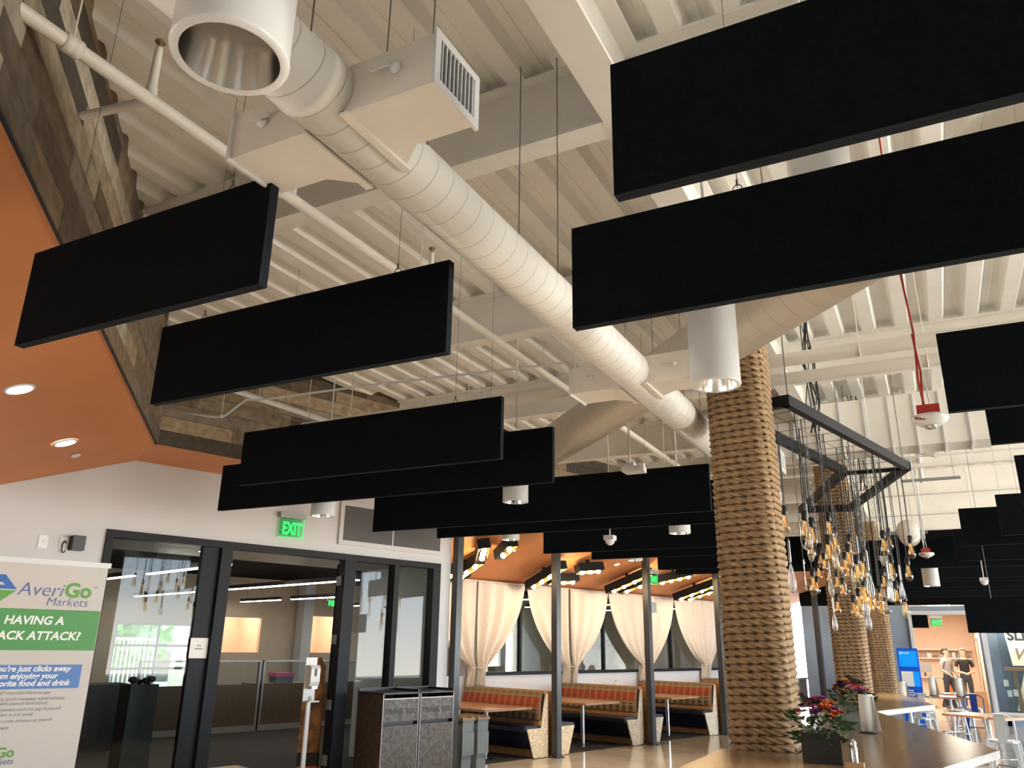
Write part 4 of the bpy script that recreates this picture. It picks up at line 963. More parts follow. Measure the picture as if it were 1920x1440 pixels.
for a, b, l in ((-4.05, -2.98, 'wooden booth table beside the grey bins, first booth'), (-1.58, -.6, 'wooden booth table in the second booth'), (1.13, 2.15, 'wooden booth table in the third booth, left of the column'), (3.8, 4.8, 'wooden booth table behind the nearest rope column')): booth_table(a, b, l)
for i, s in enumerate((-4.5, -1.9, .75)): pass
towel(so(-3.95, -1.0, .75), .8, 'white paper towel roll on the first booth table behind the bins'); towel(so(-1.50, -.95, .75), .8, 'white paper towel roll on the second booth table beside the post'); towel(so(-.25+1.4, -1.6, .75), .8, 'white paper towel roll at the back of the third booth table')

def drape(s_edge, s_c, lab):
    """s_edge: where it is tied back, s_c: bay centre"""
    d = 1 if s_c > s_edge else -1; tie = s_edge+d*.10; W_ = abs(s_c-s_edge); nu_, nv = 44, 40; zt, zk, zb = 2.84, 1.30, .98
    def fn(u, v):
        if v < .86:
            w = v/.86; z = zt+(zk-zt)*w
            inn = tie+(s_c-tie)*(1-(.28*w+.72*w**2.6))+d*.05*w; out = s_edge+(tie-d*.05-s_edge)*w**3
        else:
            w = (v-.86)/.14; z = zk+(zb-zk)*w; fl = .05+.05*w; inn = tie+d*fl; out = tie-d*fl*.8
        s = out+(inn-out)*u; amp = .024+.036*min(1, v*1.1)*(1-.5*max(0, v-.86)/.14)
        k = 3; o = -1.90+amp*math.sin(2*PI*k*u+s_edge)+.012*math.sin(2*PI*3.3*u+1.1*s_edge)+.03*math.exp(-((v-.86)/.08)**2)
        sag = -.05*math.sin(PI*u)*min(1, v)*.4
        return so(s, o, z+sag)
    mb = MB(); mb.grid(fn, nu_, nv); 
    o = mb.build('curtain_cloth', 'curtain'); md = o.modifiers.new('thick', 'SOLIDIFY'); md.thickness = .004
    t = thing('curtain', so(s_edge, -1.9, zb), lab, 'curtain', 'tied-back linen curtains'); o.parent = t; o.location = o.location-t.location
    mb = MB(); p = so(tie, -1.9, zk+.0); mb.tube([p+WW*.07*math.cos(a)+WN*.07*math.sin(a) for a in [i*2*PI/14 for i in range(14)]], .014, 6, closed=True); mb.tube([p-WW*.0-WN*.06, so(s_edge, -2.0, zk+.03)], .01, 5); mb.build('tie_back', 'curtain', t)
for i, c in enumerate((-4.0, -1.335, 1.335, 4.0, 6.6)):
    nm = ['window beside the door wall', 'first booth window', 'second booth window', 'third booth window', 'last booth window by the rope column'][i]
    if i: drape(c-1.31, c-.01, 'cream curtain tied back at the left of the %s' % nm)
    drape(c+1.31, c+.01, 'cream curtain tied back at the right of the %s' % nm)
mb = MB(); mb.tube([so(-5.04, -1.9, 2.85), so(8.0, -1.9, 2.85)], .012, 8); 
for s in (-4.9, -2.67, 0, 2.67, 5.34, 7.9): mb.tube([so(s, -1.9, 2.85), so(s, -2.0, 2.85)], .01, 6)
tag(mb.build('curtain_rod', 'whitegloss'), 'long white curtain rod along the booth windows just under the orange roof', 'curtain rod')

# marquee lights: folded metal troughs with globes, hung under the sloped booth roof
bu = (WN+Vector((0, 0, .286))).normalized(); bn = nb*-1
def marquee(s, o, lab, arms):
    base = booth_ceil(s, o); t = thing('marquee_light', base+bn*.3, lab, 'light', 'marquee bulb lights')
    for (a0, b0, a1, b1, nb_) in arms:      # arm from (a0 along wall, b0 up slope) to (a1, b1)
        p0 = base+WW*a0+bu*b0+bn*.16; p1 = base+WW*a1+bu*b1+bn*.16; d = (p1-p0); L = d.length; d.normalize(); q = d.cross(bn).normalized()
        Mx = Matrix((d, q, bn)).transposed(); c = (p0+p1)/2; mb = MB(); w, h = .20, .16
        mb.box(c-bn*h/2, (L, w, .008), mat3=Mx)
        for s_ in (-1, 1): mb.box(c+q*s_*w/2, (L, .008, h), mat3=Mx); mb.box(c+d*s_*L/2, (.008, w, h), mat3=Mx)
        mb.box(c-bn*h/2-bn*.04, (.05, .05, .1), mat3=Mx)
        tr = mb.build('trough', 'frame', t)
        mb = MB(); mb.box(c-bn*(h/2-.006), (L-.02, w-.02, .004), mat3=Mx)
        for s_ in (-1, 1): mb.box(c+q*s_*(w/2-.007), (L-.02, .004, h-.01), mat3=Mx)
        mb.build('gold_lining', 'gold', tr)
        for i in range(nb_):
            p = p0+(p1-p0)*((i+.5)/nb_)+bn*.07; mb = MB(); mb.ball(p, .048, 12); mb.build('globe', 'bulb', tr)
            mb = MB(); mb.tube([p-bn*.04, p-bn*.15], .016, 8); mb.build('socket', 'black', tr)
A1 = [(.35, -1.0, .15, -.1, 3), (-.1, -.75, .45, -.75, 2), (.05, .05, -.35, .55, 3), (.35, .2, .1, .75, 2)]
A2 = [(0, -.95, -.3, .2, 4), (.15, -.55, .75, -.35, 3), (.25, .1, .75, .3, 3)]
A3 = [(0, -.9, -.1, .3, 4), (.35, -.85, .45, -.2, 2), (.75, -.1, 1.2, .5, 4)]
A4 = [(0, -.9, .05, .25, 4), (.35, -.85, .5, -.15, 3), (.8, 0, 1.1, .5, 2)]
marquee(-3.95, -.65, 'cluster of bent bulb troughs glowing in the first booth, beside the white pendant', A1)
marquee(-1.55, -.75, 'glowing bulb troughs under the orange roof behind the second booth post', A2)
marquee(.78, -.65, 'glowing bulb troughs behind the booth exit sign', A3)
marquee(3.5, -.72, 'glowing bulb troughs next to the nearest rope column', A4)

# ------------------------------------------------------------------ bins, sanitizer, poster by the door wall
def thank_bin(s0, s1, lab):
    t = thing('waste_cabinet', so((s0+s1)/2, .33, 0), lab, 'waste bin', 'waste cabinets'); o0, o1, z1 = .06, .60, 1.09
    mb = MB(); wbox(mb, s0, s0+.018, o0, o1, 0, z1); wbox(mb, s1-.018, s1, o0, o1, 0, z1); mb.build('side_panel', 'brownlam', t)
    mb = MB(); wbox(mb, s0+.018, s1-.018, o0, o0+.018, 0, z1); wbox(mb, s0+.018, s1-.018, o0, o1-.02, .02, .04); mb.build('back_panel', 'brownlam', t)
    mb = MB(); wbox(mb, s0+.018, s1-.018, o1-.02, o1, .06, .72); d = mb.build('door', 'laminate', t)
    mb = MB(); wbox(mb, s0+.018, s1-.018, o1-.02, o1, .765, 1.03); f = mb.build('flap', 'laminate', t)
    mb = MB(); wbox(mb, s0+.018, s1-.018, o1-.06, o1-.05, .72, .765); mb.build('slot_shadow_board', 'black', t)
    mb = MB()
    for a, b in ((s0, s0+.012), (s1-.012, s1)): wbox(mb, a, b, o1, o1+.004, 0, z1)
    wbox(mb, s0, s1, o1, o1+.004, 1.03, 1.045); mb.build('edge_trim', 'grey', t)
    mb = MB(); wbox(mb, s0, s1, o0, o1, z1, z1+.02); wbox(mb, s0, s1, o0, o0+.02, z1+.02, z1+.06); wbox(mb, s1-.02, s1, o0, o1, z1+.02, z1+.05); mb.build('tray_top', 'black', t)
    text('lettering', 'THANK YOU', .088, so(s0+.035, o1+.001, .86), WW, (0, 0, 1), 'inkdark', f, bold=.003, spacing=1.02)
thank_bin(-6.65, -6.06, 'speckled grey waste cabinet lettered THANK YOU with its brown side showing, nearer the doorway')
thank_bin(-6.04, -5.45, 'speckled grey waste cabinet lettered THANK YOU, nearer the booths')
for s, l in ((-4.72, 'slim blue-grey bin beside the waste cabinets'), (-4.42, 'slim blue-grey bin next to the first booth table')):
    t = thing('slim_bin', so(s, -.12, 0), l, 'bin', 'slim bins')
    mb = MB(); a, b = .11, .25
    mb.hexa([so(s-a*.8, -.12-b*.85, 0), so(s+a*.8, -.12-b*.85, 0), so(s+a*.8, -.12+b*.85, 0), so(s-a*.8, -.12+b*.85, 0)], [so(s-a, -.12-b, .66), so(s+a, -.12-b, .66), so(s+a, -.12+b, .66), so(s-a, -.12+b, .66)]); mb.build('body', 'slim', t)
    mb = MB(); wbox(mb, s-a-.015, s+a+.015, -.12-b-.015, -.12+b+.015, .66, .69); wbox(mb, s-a-.005, s-a+.05, -.12-b, -.12+b, .69, .71); wbox(mb, s+a-.05, s+a+.005, -.12-b, -.12+b, .69, .71); mb.build('lid', 'brown', t)
    mb = MB(); wbox(mb, s-a-.004, s+a+.004, -.12+b-.012, -.12+b+.002, .2, .5); mb.build('front_rib', 'slim', t)
t = thing('sanitizer_stand', so(-7.47, .2, 0), 'white hand sanitizer dispenser on a slim white stand in front of the doorway', 'sanitizer stand')
mb = MB(); wbox(mb, -7.64, -7.30, .02, .36, 0, .014); mb.build('base', 'whitegloss', t)
mb = MB(); wbox(mb, -7.495, -7.445, .17, .20, .014, 1.08); mb.build('pole', 'whitegloss', t)
mb = MB(); wbox(mb, -7.56, -7.40, .185, .2, 1.02, 1.53); wbox(mb, -7.55, -7.41, .185, .33, 1.02, 1.035); mb.build('back_plate', 'whitegloss', t)
mb = MB()
mb.prism([so(-7.545, .2, 1.2), so(-7.545, .29, 1.2), so(-7.545, .31, 1.25), so(-7.545, .31, 1.40), so(-7.545, .29, 1.44), so(-7.545, .2, 1.44)], WW*.13); d = mb.build('dispenser', 'whitegloss', t)
mb = MB(); mb.box(so(-7.48, .311, 1.36), (.035, .004, .085), mat3=WR); mb.build('sight_window', 'black', d)
mb = MB(); wbox(mb, -7.52, -7.44, .21, .31, 1.17, 1.2); mb.build('nozzle', 'galv', d)
t = thing('poster_stand', so(-6.88, .45, 0), 'narrow brown and orange poster stand beside the open door leaf', 'poster')
mb = MB(); Pq = so(-7.02, -.45, 0); dq = (WN*.558+WW*.83).normalized()
def pp(a, z): return so(-7.13, -.5, 0)+dq*a*.62+Vector((0, 0, z))
mb.prism([pp(0, .36), pp(.42, .36), pp(.42, 1.40), pp(.30, 1.52), pp(.1, 1.46), pp(0, 1.1)], WW*.02); mb.build('picture_board', 'flame', t)
mb = MB(); mb.prism([pp(0, .02), pp(.42, .02), pp(.42, .2), pp(0, .2)], WW*.022); mb.build('orange_foot', 'orangeplastic', t)
mb = MB(); mb.prism([pp(0, .2), pp(.42, .2), pp(.42, .36), pp(0, .36)], WW*.022); mb.build('dark_band', 'darkbox', t)
mb = MB(); mb.prism([pp(0, .0), pp(.42, .0), pp(.42, .02), pp(0, .02)], WW*.2); mb.build('base_plate', 'darkbox', t)

# ------------------------------------------------------------------ roll-up banner
BA = math.radians(22); BWd = Vector((math.sin(BA), math.cos(BA), 0)); BNn = Vector((math.cos(BA), -math.sin(BA), 0)); B0 = Vector((-4.30, 2.73, 0))
BM = Matrix((BWd, BNn, Vector((0, 0, 1)))).transposed()
t = thing('rollup_banner', B0, 'white roll-up market banner with green and blue bands, standing at the left edge', 'banner')
def bp(a, z, o=0): return B0+BWd*a+BNn*o+Vector((0, 0, z))
def bbox(name, a0, a1, z0, z1, o, th, m, par=t):
    mb = MB(); mb.box(bp((a0+a1)/2, (z0+z1)/2, o+th/2), (a1-a0, th, z1-z0), mat3=BM); return mb.build(name, m, par)
bbox('vinyl_sheet', -.325, .325, .09, 2.115, -.002, .002, 'banner')
bbox('top_rail', -.33, .338, 2.10, 2.128, -.012, .016, 'whitegloss'); bbox('base_cassette', -.36, .36, 0, .09, -.09, .14, 'galv')
bbox('support_pole', -.012, .012, .05, 2.11, -.03, .02, 'grey')
bbox('green_band', -.325, .322, 1.655, 1.865, .0003, .0008, 'bgreen'); bbox('blue_band', -.3, .276, 1.463, 1.582, .0003, .0008, 'bblue')
up = Vector((0, 0, 1)); O = .0012
def bt_(name, body, size, a, z, m, **k): return text(name, body, size, bp(a, z, O), BWd, up, m, t, **k)
bt_('lettering', 'Averi', .100, -.103, 1.934, 'inkblue', shear=.18, bold=-.001); bt_('lettering', 'Go', .107, .122, 1.934, 'lgreen', bold=.0035)
bt_('lettering', 'Markets', .064, .04, 1.885, 'inkblue', shear=.18, bold=-.0008); bt_('lettering', 'TM', .018, .262, 1.985, 'inkgrey')
bt_('lettering', 'HAVING A', .060, .004, 1.787, 'inkwhite', shear=.15, bold=.0016, align='CENTER'); bt_('lettering', 'SNACK ATTACK?', .060, .004, 1.709, 'inkwhite', shear=.15, bold=.0016, align='CENTER')
for i, s_ in enumerate(("You're just clicks away", 'from enjoying your', 'favorite food and drink')): bt_('lettering', s_, .040, -.148, 1.550-.036*i, 'inkwhite', shear=.25, bold=.001)
for i, (n_, s_) in enumerate((('1.', 'Install* AveriGo Markets app'), ('2.', 'Sign up (with company email address'), ('', 'to enable payroll deduction)'), ('3.', 'Add payment card (to pay if payroll'), ('', 'deduction is not used)'), ('4.', 'Scan barcode, browse or search'), ('5.', 'Buy & enjoy'))):
    z = (1.437, 1.408, 1.386, 1.357, 1.333, 1.303, 1.272)[i]
    bt_('lettering', s_, .0235, -.132, z, 'inkgrey', shear=.25)
    if n_: bt_('lettering', n_, .0235, -.158, z, 'inkgrey', shear=.25)
bt_('lettering', 'Averi', .066, -.19, 1.14, 'inkblue', shear=.18, bold=-.0006); bt_('lettering', 'Go', .066, -.055, 1.14, 'lgreen', bold=.002); bt_('lettering', 'Markets', .04, -.10, 1.107, 'inkblue', shear=.18)
def tri(name, pts, m):
    mb = MB(); mb.prism([bp(a, z, .0004) for a, z in pts], BNn*.0008); mb.build(name, m, t)
tri('logo_mark', [(-.302, 1.962), (-.107, 1.962), (-.17, 2.035), (-.238, 2.035)], 'blogo'); tri('logo_mark', [(-.302, 1.956), (-.107, 1.956), (-.19, 1.885), (-.219, 1.885)], 'lgreen')
mb = MB(); mb.prism([bp(a, z, .0008) for a, z in ((-.22, 1.982), (-.165, 1.982), (-.18, 1.996), (-.2, 1.996))], BNn*.0008); mb.build('logo_gap', 'banner', t)
mb = MB(); mb.prism([bp(a, z, .0008) for a, z in ((-.25, 1.935), (-.18, 1.935), (-.21, 1.92))], BNn*.0008); mb.build('logo_gap', 'banner', t)
bbox('store_badge', -.135, .075, 1.01, 1.075, .0003, .0008, 'inkdark'); bbox('store_badge', -.30, -.15, 1.01, 1.075, .0003, .0008, 'inkdark')
bt_('lettering', 'GET IT ON', .015, -.073, 1.054, 'inkwhite'); bt_('lettering', 'Google Play', .029, -.075, 1.026, 'inkwhite', bold=.0006)
mb = MB(); mb.prism([bp(a, z, .0011) for a, z in ((-.12, 1.02), (-.12, 1.062), (-.083, 1.041))], BNn*.0006); mb.build('badge_mark', 'kioskscr', t)

# ------------------------------------------------------------------ right-hand dining area
def metal_chair(name='metal_chair', m='chairmetal', label='', seat='chairmetal'):
    t = thing(name, (0, 0, 0), label, 'chair', 'metal cafe chairs')
    mb = MB(); pl = []
    for k in range(20):
        a = 2*PI*k/20; c, s_ = math.cos(a), math.sin(a); q = .19/(abs(c)**4+abs(s_)**4)**.25; pl.append((q*c, q*s_, .445))
    mb.prism(pl, (0, 0, .022)); mb.build('seat', seat, t)
    for sx in (-1, 1):
        for sy in (-1, 1):
            mb = MB(); a = Vector((.15*sx, .15*sy, .446)); b = Vector((.215*sx, .22*sy, 0)); w0, w1 = .04, .016
            mb.hexa([b+Vector((-w1, -w1, 0)), b+Vector((w1, -w1, 0)), b+Vector((w1, w1, 0)), b+Vector((-w1, w1, 0))], [a+Vector((-w0, -w0, 0)), a+Vector((w0, -w0, 0)), a+Vector((w0, w0, 0)), a+Vector((-w0, w0, 0))]); mb.build('leg', m, t)
    mb = MB(); pts = [(-.17, .14, .46), (-.185, .17, .6), (-.185, .2, .74)]+[(-.185*math.cos(a), .2+.015*math.sin(a), .74+.10*math.sin(a)) for a in [i*PI/10 for i in range(1, 10)]]+[(.185, .2, .74), (.185, .17, .6), (.17, .14, .46)]
    mb.tube(pts, .011, 8); mb.build('back_hoop', m, t)
    mb = MB(); mb.prism([(-.06, .165, .46), (.06, .165, .46), (.07, .205, .83), (-.07, .205, .83)], (0, -.006, 0)); mb.build('back_splat', m, t)
    mb = MB(); mb.tube([(-.18, -.185, .2), (.18, .185, .2)], .008, 6); mb.tube([(.18, -.185, .2), (-.18, .185, .2)], .008, 6); mb.build('stretcher', m, t)
    return t
p0 = metal_chair(label='pale metal chair tucked at the nearest wooden table on the right edge')
place(p0, (.62, 14.75, 0), PI*.95)
for x, y, rz, l in ((-.55, 20.5, PI*.98, 'pale metal chair in front of the blue kiosk'), (-.55, 18.55, PI*.9, 'pale metal chair beside the third rope column'), (.35, 22.6, 2.5, 'pale metal chair farther back, near the doorway')):
    c = copy_tree(p0); place(c, (x, y, 0), rz); c['label'] = l
bc = metal_chair('plastic_chair', 'blueplastic', 'dark blue chair in front of the doorway people', 'blueplastic'); place(bc, (.42, 20.4, 0), 0)
def cafe_table(x, y, sx, sy, rz, lab, h=.75):
    t = thing('cafe_table', (x, y, 0), lab, 'table', 'cafe tables'); mb = MB(); mb.box((x, y, h-.018), (sx, sy, .036), rz); mb.build('table_top', 'wood', t)
    mb = MB(); mb.tube([(x, y, .02), (x, y, h-.036)], .035, 14); mb.build('pedestal', 'whitegloss', t)
    mb = MB(); R = Matrix.Rotation(rz+PI/4, 3, 'Z')
    for k in range(4):
        d = R @ Vector((math.cos(k*PI/2), math.sin(k*PI/2), 0)); mb.tube([Vector((x, y, .03)), Vector((x, y, .012))+d*.3], .012, 8); mb.lathe([(.02, 0), (.02, .012), (.001, .012)], Vector((x, y, 0))+d*.3, 8)
    mb.build('base', 'chrome', t)
cafe_table(.48, 15.6, 1.05, .75, -.62, 'wooden cafe table nearest on the right edge, with a white leg')
cafe_table(-.02, 21.3, .95, .7, .1, 'wooden cafe table in front of the doorway with the white towel rolls')
cafe_table(-.72, 17.9, .85, .7, .2, 'wooden cafe table beyond the pale-edged counter, beside the third column')
cafe_table(.18, 22.9, .7, .6, .1, 'small wooden cafe table just in front of the doorway')
for x, y, l in ((-.33, 21.3, 'white paper towel roll on the table in front of the blue kiosk side'), (.2, 21.3, 'white paper towel roll on the table in front of the people'), (-.8, 17.9, 'white paper towel roll next to the third rope column')): towel((x, y, .75), 1.3, l)
def stool(x, y, lab):
    t = thing('bar_stool', (x, y, 0), lab, 'stool', 'low bar stools'); mb = MB(); mb.lathe([(.001, .6), (.17, .6), (.17, .625), (.001, .63)], (x, y, 0), 24); mb.build('seat', 'galv', t)
    for k in range(4):
        a = PI/4+k*PI/2; mb = MB(); mb.tube([(x+.11*math.cos(a), y+.11*math.sin(a), .6), (x+.2*math.cos(a), y+.2*math.sin(a), 0)], .012, 8); mb.build('leg', 'galv', t)
    mb = MB(); mb.tube([(x+.17*math.cos(a), y+.17*math.sin(a), .22) for a in [i*2*PI/20 for i in range(20)]], .008, 6, closed=True); mb.build('foot_ring', 'galv', t)
stool(.1, 18.6, 'galvanised stool standing under the middle of the cafe tables')
# kiosk
t = thing('ordering_kiosk', (-.80, 22.6, 0), 'tall bright blue kiosk with a glowing screen against the far wall', 'kiosk')
mb = MB(); mb.box((-.80, 22.62, .88), (.46, .34, 1.76)); mb.build('cabinet', 'kiosk', t)
mb = MB(); mb.box((-.80, 22.44, 1.52), (.40, .02, .36)); s_ = mb.build('screen', 'kioskscr', t)
mb = MB(); mb.box((-.94, 22.428, 1.65), (.05, .004, .05)); mb.box((-.83, 22.428, 1.65), (.13, .004, .02)); mb.build('screen_mark', 'inkwhite', s_)
mb = MB(); mb.box((-.86, 22.44, 1.06), (.26, .02, .34)); mb.build('white_niche', 'inkwhite', t)
mb = MB(); mb.box((-.66, 22.44, 1.06), (.13, .02, .34)); mb.build('side_panel', 'kioskscr', t)
mb = MB()
for i in range(3): mb.box((-.86+.01*i, 22.44, .80-.05*i), (.2, .012, .022))
mb.build('print_lines', 'inkwhite', t)
# hanging dark screen at the right edge
t = thing('hanging_screen', (1.1, 11.6, 1.93), 'wide black screen hanging low at the right edge above the doorway view', 'screen')
mb = MB(); mb.box((1.15, 11.6, 2.13), (1.70, .06, .40)); mb.build('display', 'felt', t)
mb = MB()
for x in (.6, 1.7): mb.tube([(x, 11.6, 2.33), (x, 11.6, ZD+.02)], .003, 6)
mb.build('hanging_wire', 'wire', t)

# ------------------------------------------------------------------ far wall: doorway, kitchen, mural window
mb = MB(); 
for a, b, z0, z1 in ((-.72, -.64, 0, 2.7), (.93, 1.01, 0, 2.7), (-.72, 1.01, 2.60, 2.70)): mb.box(((a+b)/2, 23.99, (z0+z1)/2), (b-a, .1, z1-z0))
trim(mb, 'white')
w = thing('window_10', (2.9, 24, .24), None, None); w['kind'] = 'structure'
mb = MB(); mb.box((3.0, 24, .27), (4.0, .12, .07)); mb.box((3.0, 24, 2.6), (4.0, .12, .06)); mb.box((4.97, 24, 1.4), (.06, .12, 2.3)); mb.build('window_frame', 'white', w)
mb = MB(); mb.box((3.08, 24.02, 1.42), (3.7, .01, 2.3)); mb.build('window_pane', 'glass', w)
# kitchen beyond the doorway
mb = MB(); mb.box((0, 29.2, -.05), (12, 10.1, .11)); 
struct(mb.build('floor_kitchen', 'concrete'))
mb = MB(); mb.box((-.6, 34.2, 1.6), (3.4, .1, 3.2)); mb.box((1.05, 30.2, 1.6), (.1, 8.0, 3.2)); mb.box((-2.3, 29.2, 1.6), (.1, 10, 3.2)); mb.box((-1.5, 26.4, 1.6), (1.5, .1, 3.2)); struct(mb.build('wall_kitchen', 'peach'))
mb = MB(); mb.box((-.6, 29.4, 3.15), (3.4, 10.2, .1)); struct(mb.build('ceiling_kitchen', 'white'))
mb = MB(); mb.box((-.62, 24.9, 2.55), (.7, .9, .5)); tag(mb.build('ventilation_hood', 'blackceil'), 'black box hanging just inside the far doorway under its ceiling', 'hood')
for i, (x, y, sx) in enumerate(((.1, 25.2, 1.1), (.1, 26.0, 1.1))):
    mb = MB(); mb.box((x, y, 3.05), (sx, .2, .1)); tag(mb.build('ceiling_light', 'lamp'), ['bright bar light just inside the far doorway', 'second bright bar light inside the far doorway'][i], 'light', 'kitchen bar lights')
t = thing('louvre_light', (.05, 29.3, 2.55), 'slanted louvred light panel on the kitchen ceiling beyond the doorway', 'light')
mb = MB(); mb.box((.05, 29.3, 3.07), (.62, 3.2, .05)); mb.build('housing', 'whitegloss', t)
for i in range(9):
    mb = MB(); mb.box((.05, 27.9+i*.35, 3.0), (.6, .16, .06)); mb.build('tube', 'lamp', t)
exit_sign((-.08, 25.6, 2.46), (1, 0, 0), 'small green EXIT sign inside the far doorway', .28, .2)
t = thing('kitchen_door', (.98, 30.5, 0), 'closed beige door in the kitchen side wall behind the people', 'door')
mb = MB(); mb.box((.985, 31.2, 1.02), (.03, 1.4, 2.04)); mb.build('door_leaf', 'peach', t); mb = MB(); mb.box((.99, 30.48, 1.05), (.05, .05, 2.1)); mb.box((.99, 31.92, 1.05), (.05, .05, 2.1)); mb.box((.99, 31.2, 2.08), (.05, 1.5, .05)); mb.build('door_frame', 'brown', t)
mb = MB(); mb.box((.966, 31.3, 1.5), (.006, .5, .08)); mb.build('name_plate', 'grey', t)
t = thing('kitchen_counter', (-.9, 31, 0), 'steel prep counter beyond the far doorway, left of the people', 'counter')
mb = MB(); mb.box((-.95, 30.0, .92), (1.5, 1.2, .05)); mb.build('worktop', 'galv', t); mb = MB(); mb.box((-1.0, 30.1, .45), (1.3, 1.0, .88)); mb.build('cabinet', 'beige', t)
t = thing('kitchen_shelf', (-.2, 34, 1.4), 'white shelf with clutter on the back kitchen wall', 'shelf')
mb = MB(); mb.box((-.1, 34.0, 1.45), (1.9, .3, .04)); mb.box((-.1, 34.0, 1.75), (1.9, .3, .04)); mb.build('board', 'whitegloss', t)
for i in range(9):
    h = rnd.uniform(.08, .2); mb = MB(); mb.box((-.9+i*.2, 33.98, 1.471+h/2), (rnd.uniform(.08, .15), .15, h)); tag(mb.build('storage_carton', rnd.choice(['cardboard', 'whitegloss', 'grey', 'brown'])), 'small carton in the row on the white shelf behind the people', 'carton', 'cartons on the kitchen shelf')
t = thing('monitor', (-.62, 29.8, .945), 'dark monitor on the steel prep counter', 'monitor'); mb = MB(); mb.box((-.62, 29.8, 1.2), (.42, .03, .3)); mb.build('screen', 'grey', t); mb = MB(); mb.box((-.62, 29.85, 1.0), (.05, .03, .12)); mb.box((-.62, 29.85, .95), (.2, .15, .012)); mb.build('stand', 'black', t)
t = thing('wheeled_bin', (.02, 31.5, 0), 'orange bin standing behind the person in the grey hoodie', 'bin'); mb = MB(); mb.box((.0, 31.5, .5), (.3, .3, .62)); mb.build('tub', 'orangeplastic', t); mb = MB(); mb.box((.0, 31.5, .1), (.33, .33, .18)); mb.box((.0, 31.5, .83), (.33, .33, .04)); mb.build('base', 'black', t)
for i, (x, y, z, s_, l) in enumerate(((.76, 27.5, 0, .34, 'brown cardboard box on the kitchen floor by the door frame, bottom of the stack'), (.77, 27.5, .341, .30, 'brown cardboard box on top of another by the door frame'), (.72, 28.6, 0, .42, 'larger brown cardboard box behind the stack by the door frame'))):
    t = thing('cardboard_box', (x, y, z), l, 'box', 'cardboard boxes'); mb = MB(); mb.box((x, y, z+s_/2), (s_, s_, s_)); mb.build('carton', 'cardboard', t); mb = MB(); mb.box((x, y, z+s_+.0005), (.05, s_, .002)); mb.build('tape', 'brown', t)
# display behind the far window: cream sign board with lettering, arrow and table
t = thing('motel_sign', (2.0, 25.0, 0), 'cream painted sign lettered SLEEP and Wigwam behind the far window', 'sign')
mb = MB(); mb.prism([(1.52, 24.9, 1.38), (3.3, 24.9, 1.38), (3.3, 24.9, 2.45), (1.42, 24.9, 2.45)], (0, .06, 0)); mb.build('board', 'cream', t)
text('lettering', 'SLEEP', .33, (1.50, 24.895, 2.0), (1, 0, 0), (0, 0, 1), 'inkdark', t, bold=.012)
text('lettering', 'Wigwam', .40, (1.56, 24.895, 1.52), (1, 0, .04), (0, 0, 1), 'brown', t, bold=.008, shear=.3)
mb = MB(); mb.prism([(1.75, 24.9, 1.25), (2.05, 24.9, 1.25), (1.85, 24.9, .3), (1.45, 24.9, .3)], (0, .05, 0)); mb.prism([(2.25, 24.9, 1.38), (3.2, 24.9, 1.38), (3.2, 24.9, .3), (2.2, 24.9, .3)], (0, .05, 0)); mb.build('lower_panel', 'cream', t)
mb = MB(); mb.box((2.4, 24.95, .15), (1.9, .06, .3)); mb.build('base_board', 'brown', t)
t = thing('display_table', (1.75, 24.6, 0), 'orange-topped wooden table in front of the cream sign behind the far window', 'table')
mb = MB(); mb.box((1.80, 24.55, 1.3), (1.0, .35, .07)); mb.build('table_top', 'wood', t)
for x in (1.5, 2.2):
    mb = MB(); mb.prism([(x-.05, 24.5, 1.265), (x+.05, 24.5, 1.265), (x+.12, 24.5, .0), (x+.0, 24.5, .0)], (0, .08, 0)); mb.build('leg', 'brown', t)
t = thing('notice_sheets', (1.3, 24.2, .8), 'white notice sheets stuck low on the far window', 'notice')
mb = MB()
for x, z in ((1.26, .98), (1.3, .74), (1.43, .76)): mb.box((x, 24.034, z), (.1, .003, .15))
mb.build('sheet', 'inkwhite', t)
mb = MB(); mb.box((3.1, 25.6, 1.4), (4.4, .1, 2.9)); mb.box((5.25, 24.9, 1.4), (.1, 1.5, 2.9)); mb.box((.98, 24.9, 1.4), (.06, 1.4, 2.9)); struct(mb.build('wall_display', 'greyblue'))  # side walls added to shut daylight off the sign
mb = MB(); mb.box((3.1, 24.9, -.03), (4.4, 1.5, .06)); mb.box((3.1, 24.9, 2.86), (4.4, 1.6, .08)); struct(mb.build('floor_display', 'concrete'))  # lid over the display added to dim the sign
# blue banner, machine and counter at the end of the booth wall
t = thing('drinks_counter', so(8.8, -1.5, 0), 'pale counter at the end of the booth wall, between the columns', 'counter'); mb = MB(); wbox(mb, 7.9, 9.6, -1.95, -1.2, .9, .95); mb.build('worktop', 'whitegloss', t); mb = MB(); wbox(mb, 7.95, 9.55, -1.9, -1.25, 0, .9); mb.build('cabinet', 'beige', t)
t = thing('coffee_machine', so(8.2, -1.5, .95), 'grey and black drinks machine on the pale counter', 'machine'); mb = MB(); wbox(mb, 8.0, 8.25, -1.7, -1.35, .95, 1.3); mb.build('body', 'galv', t); mb = MB(); wbox(mb, 8.02, 8.23, -1.36, -1.34, 1.05, 1.28); mb.build('front', 'black', t)
t = thing('wall_poster', so(8.9, -1.97, 1.5), 'blue upright poster on the white wall at the end of the booths', 'poster'); mb = MB(); wbox(mb, 8.6, 9.2, -1.99, -1.96, 1.0, 1.75); mb.build('sheet', 'bblue', t)
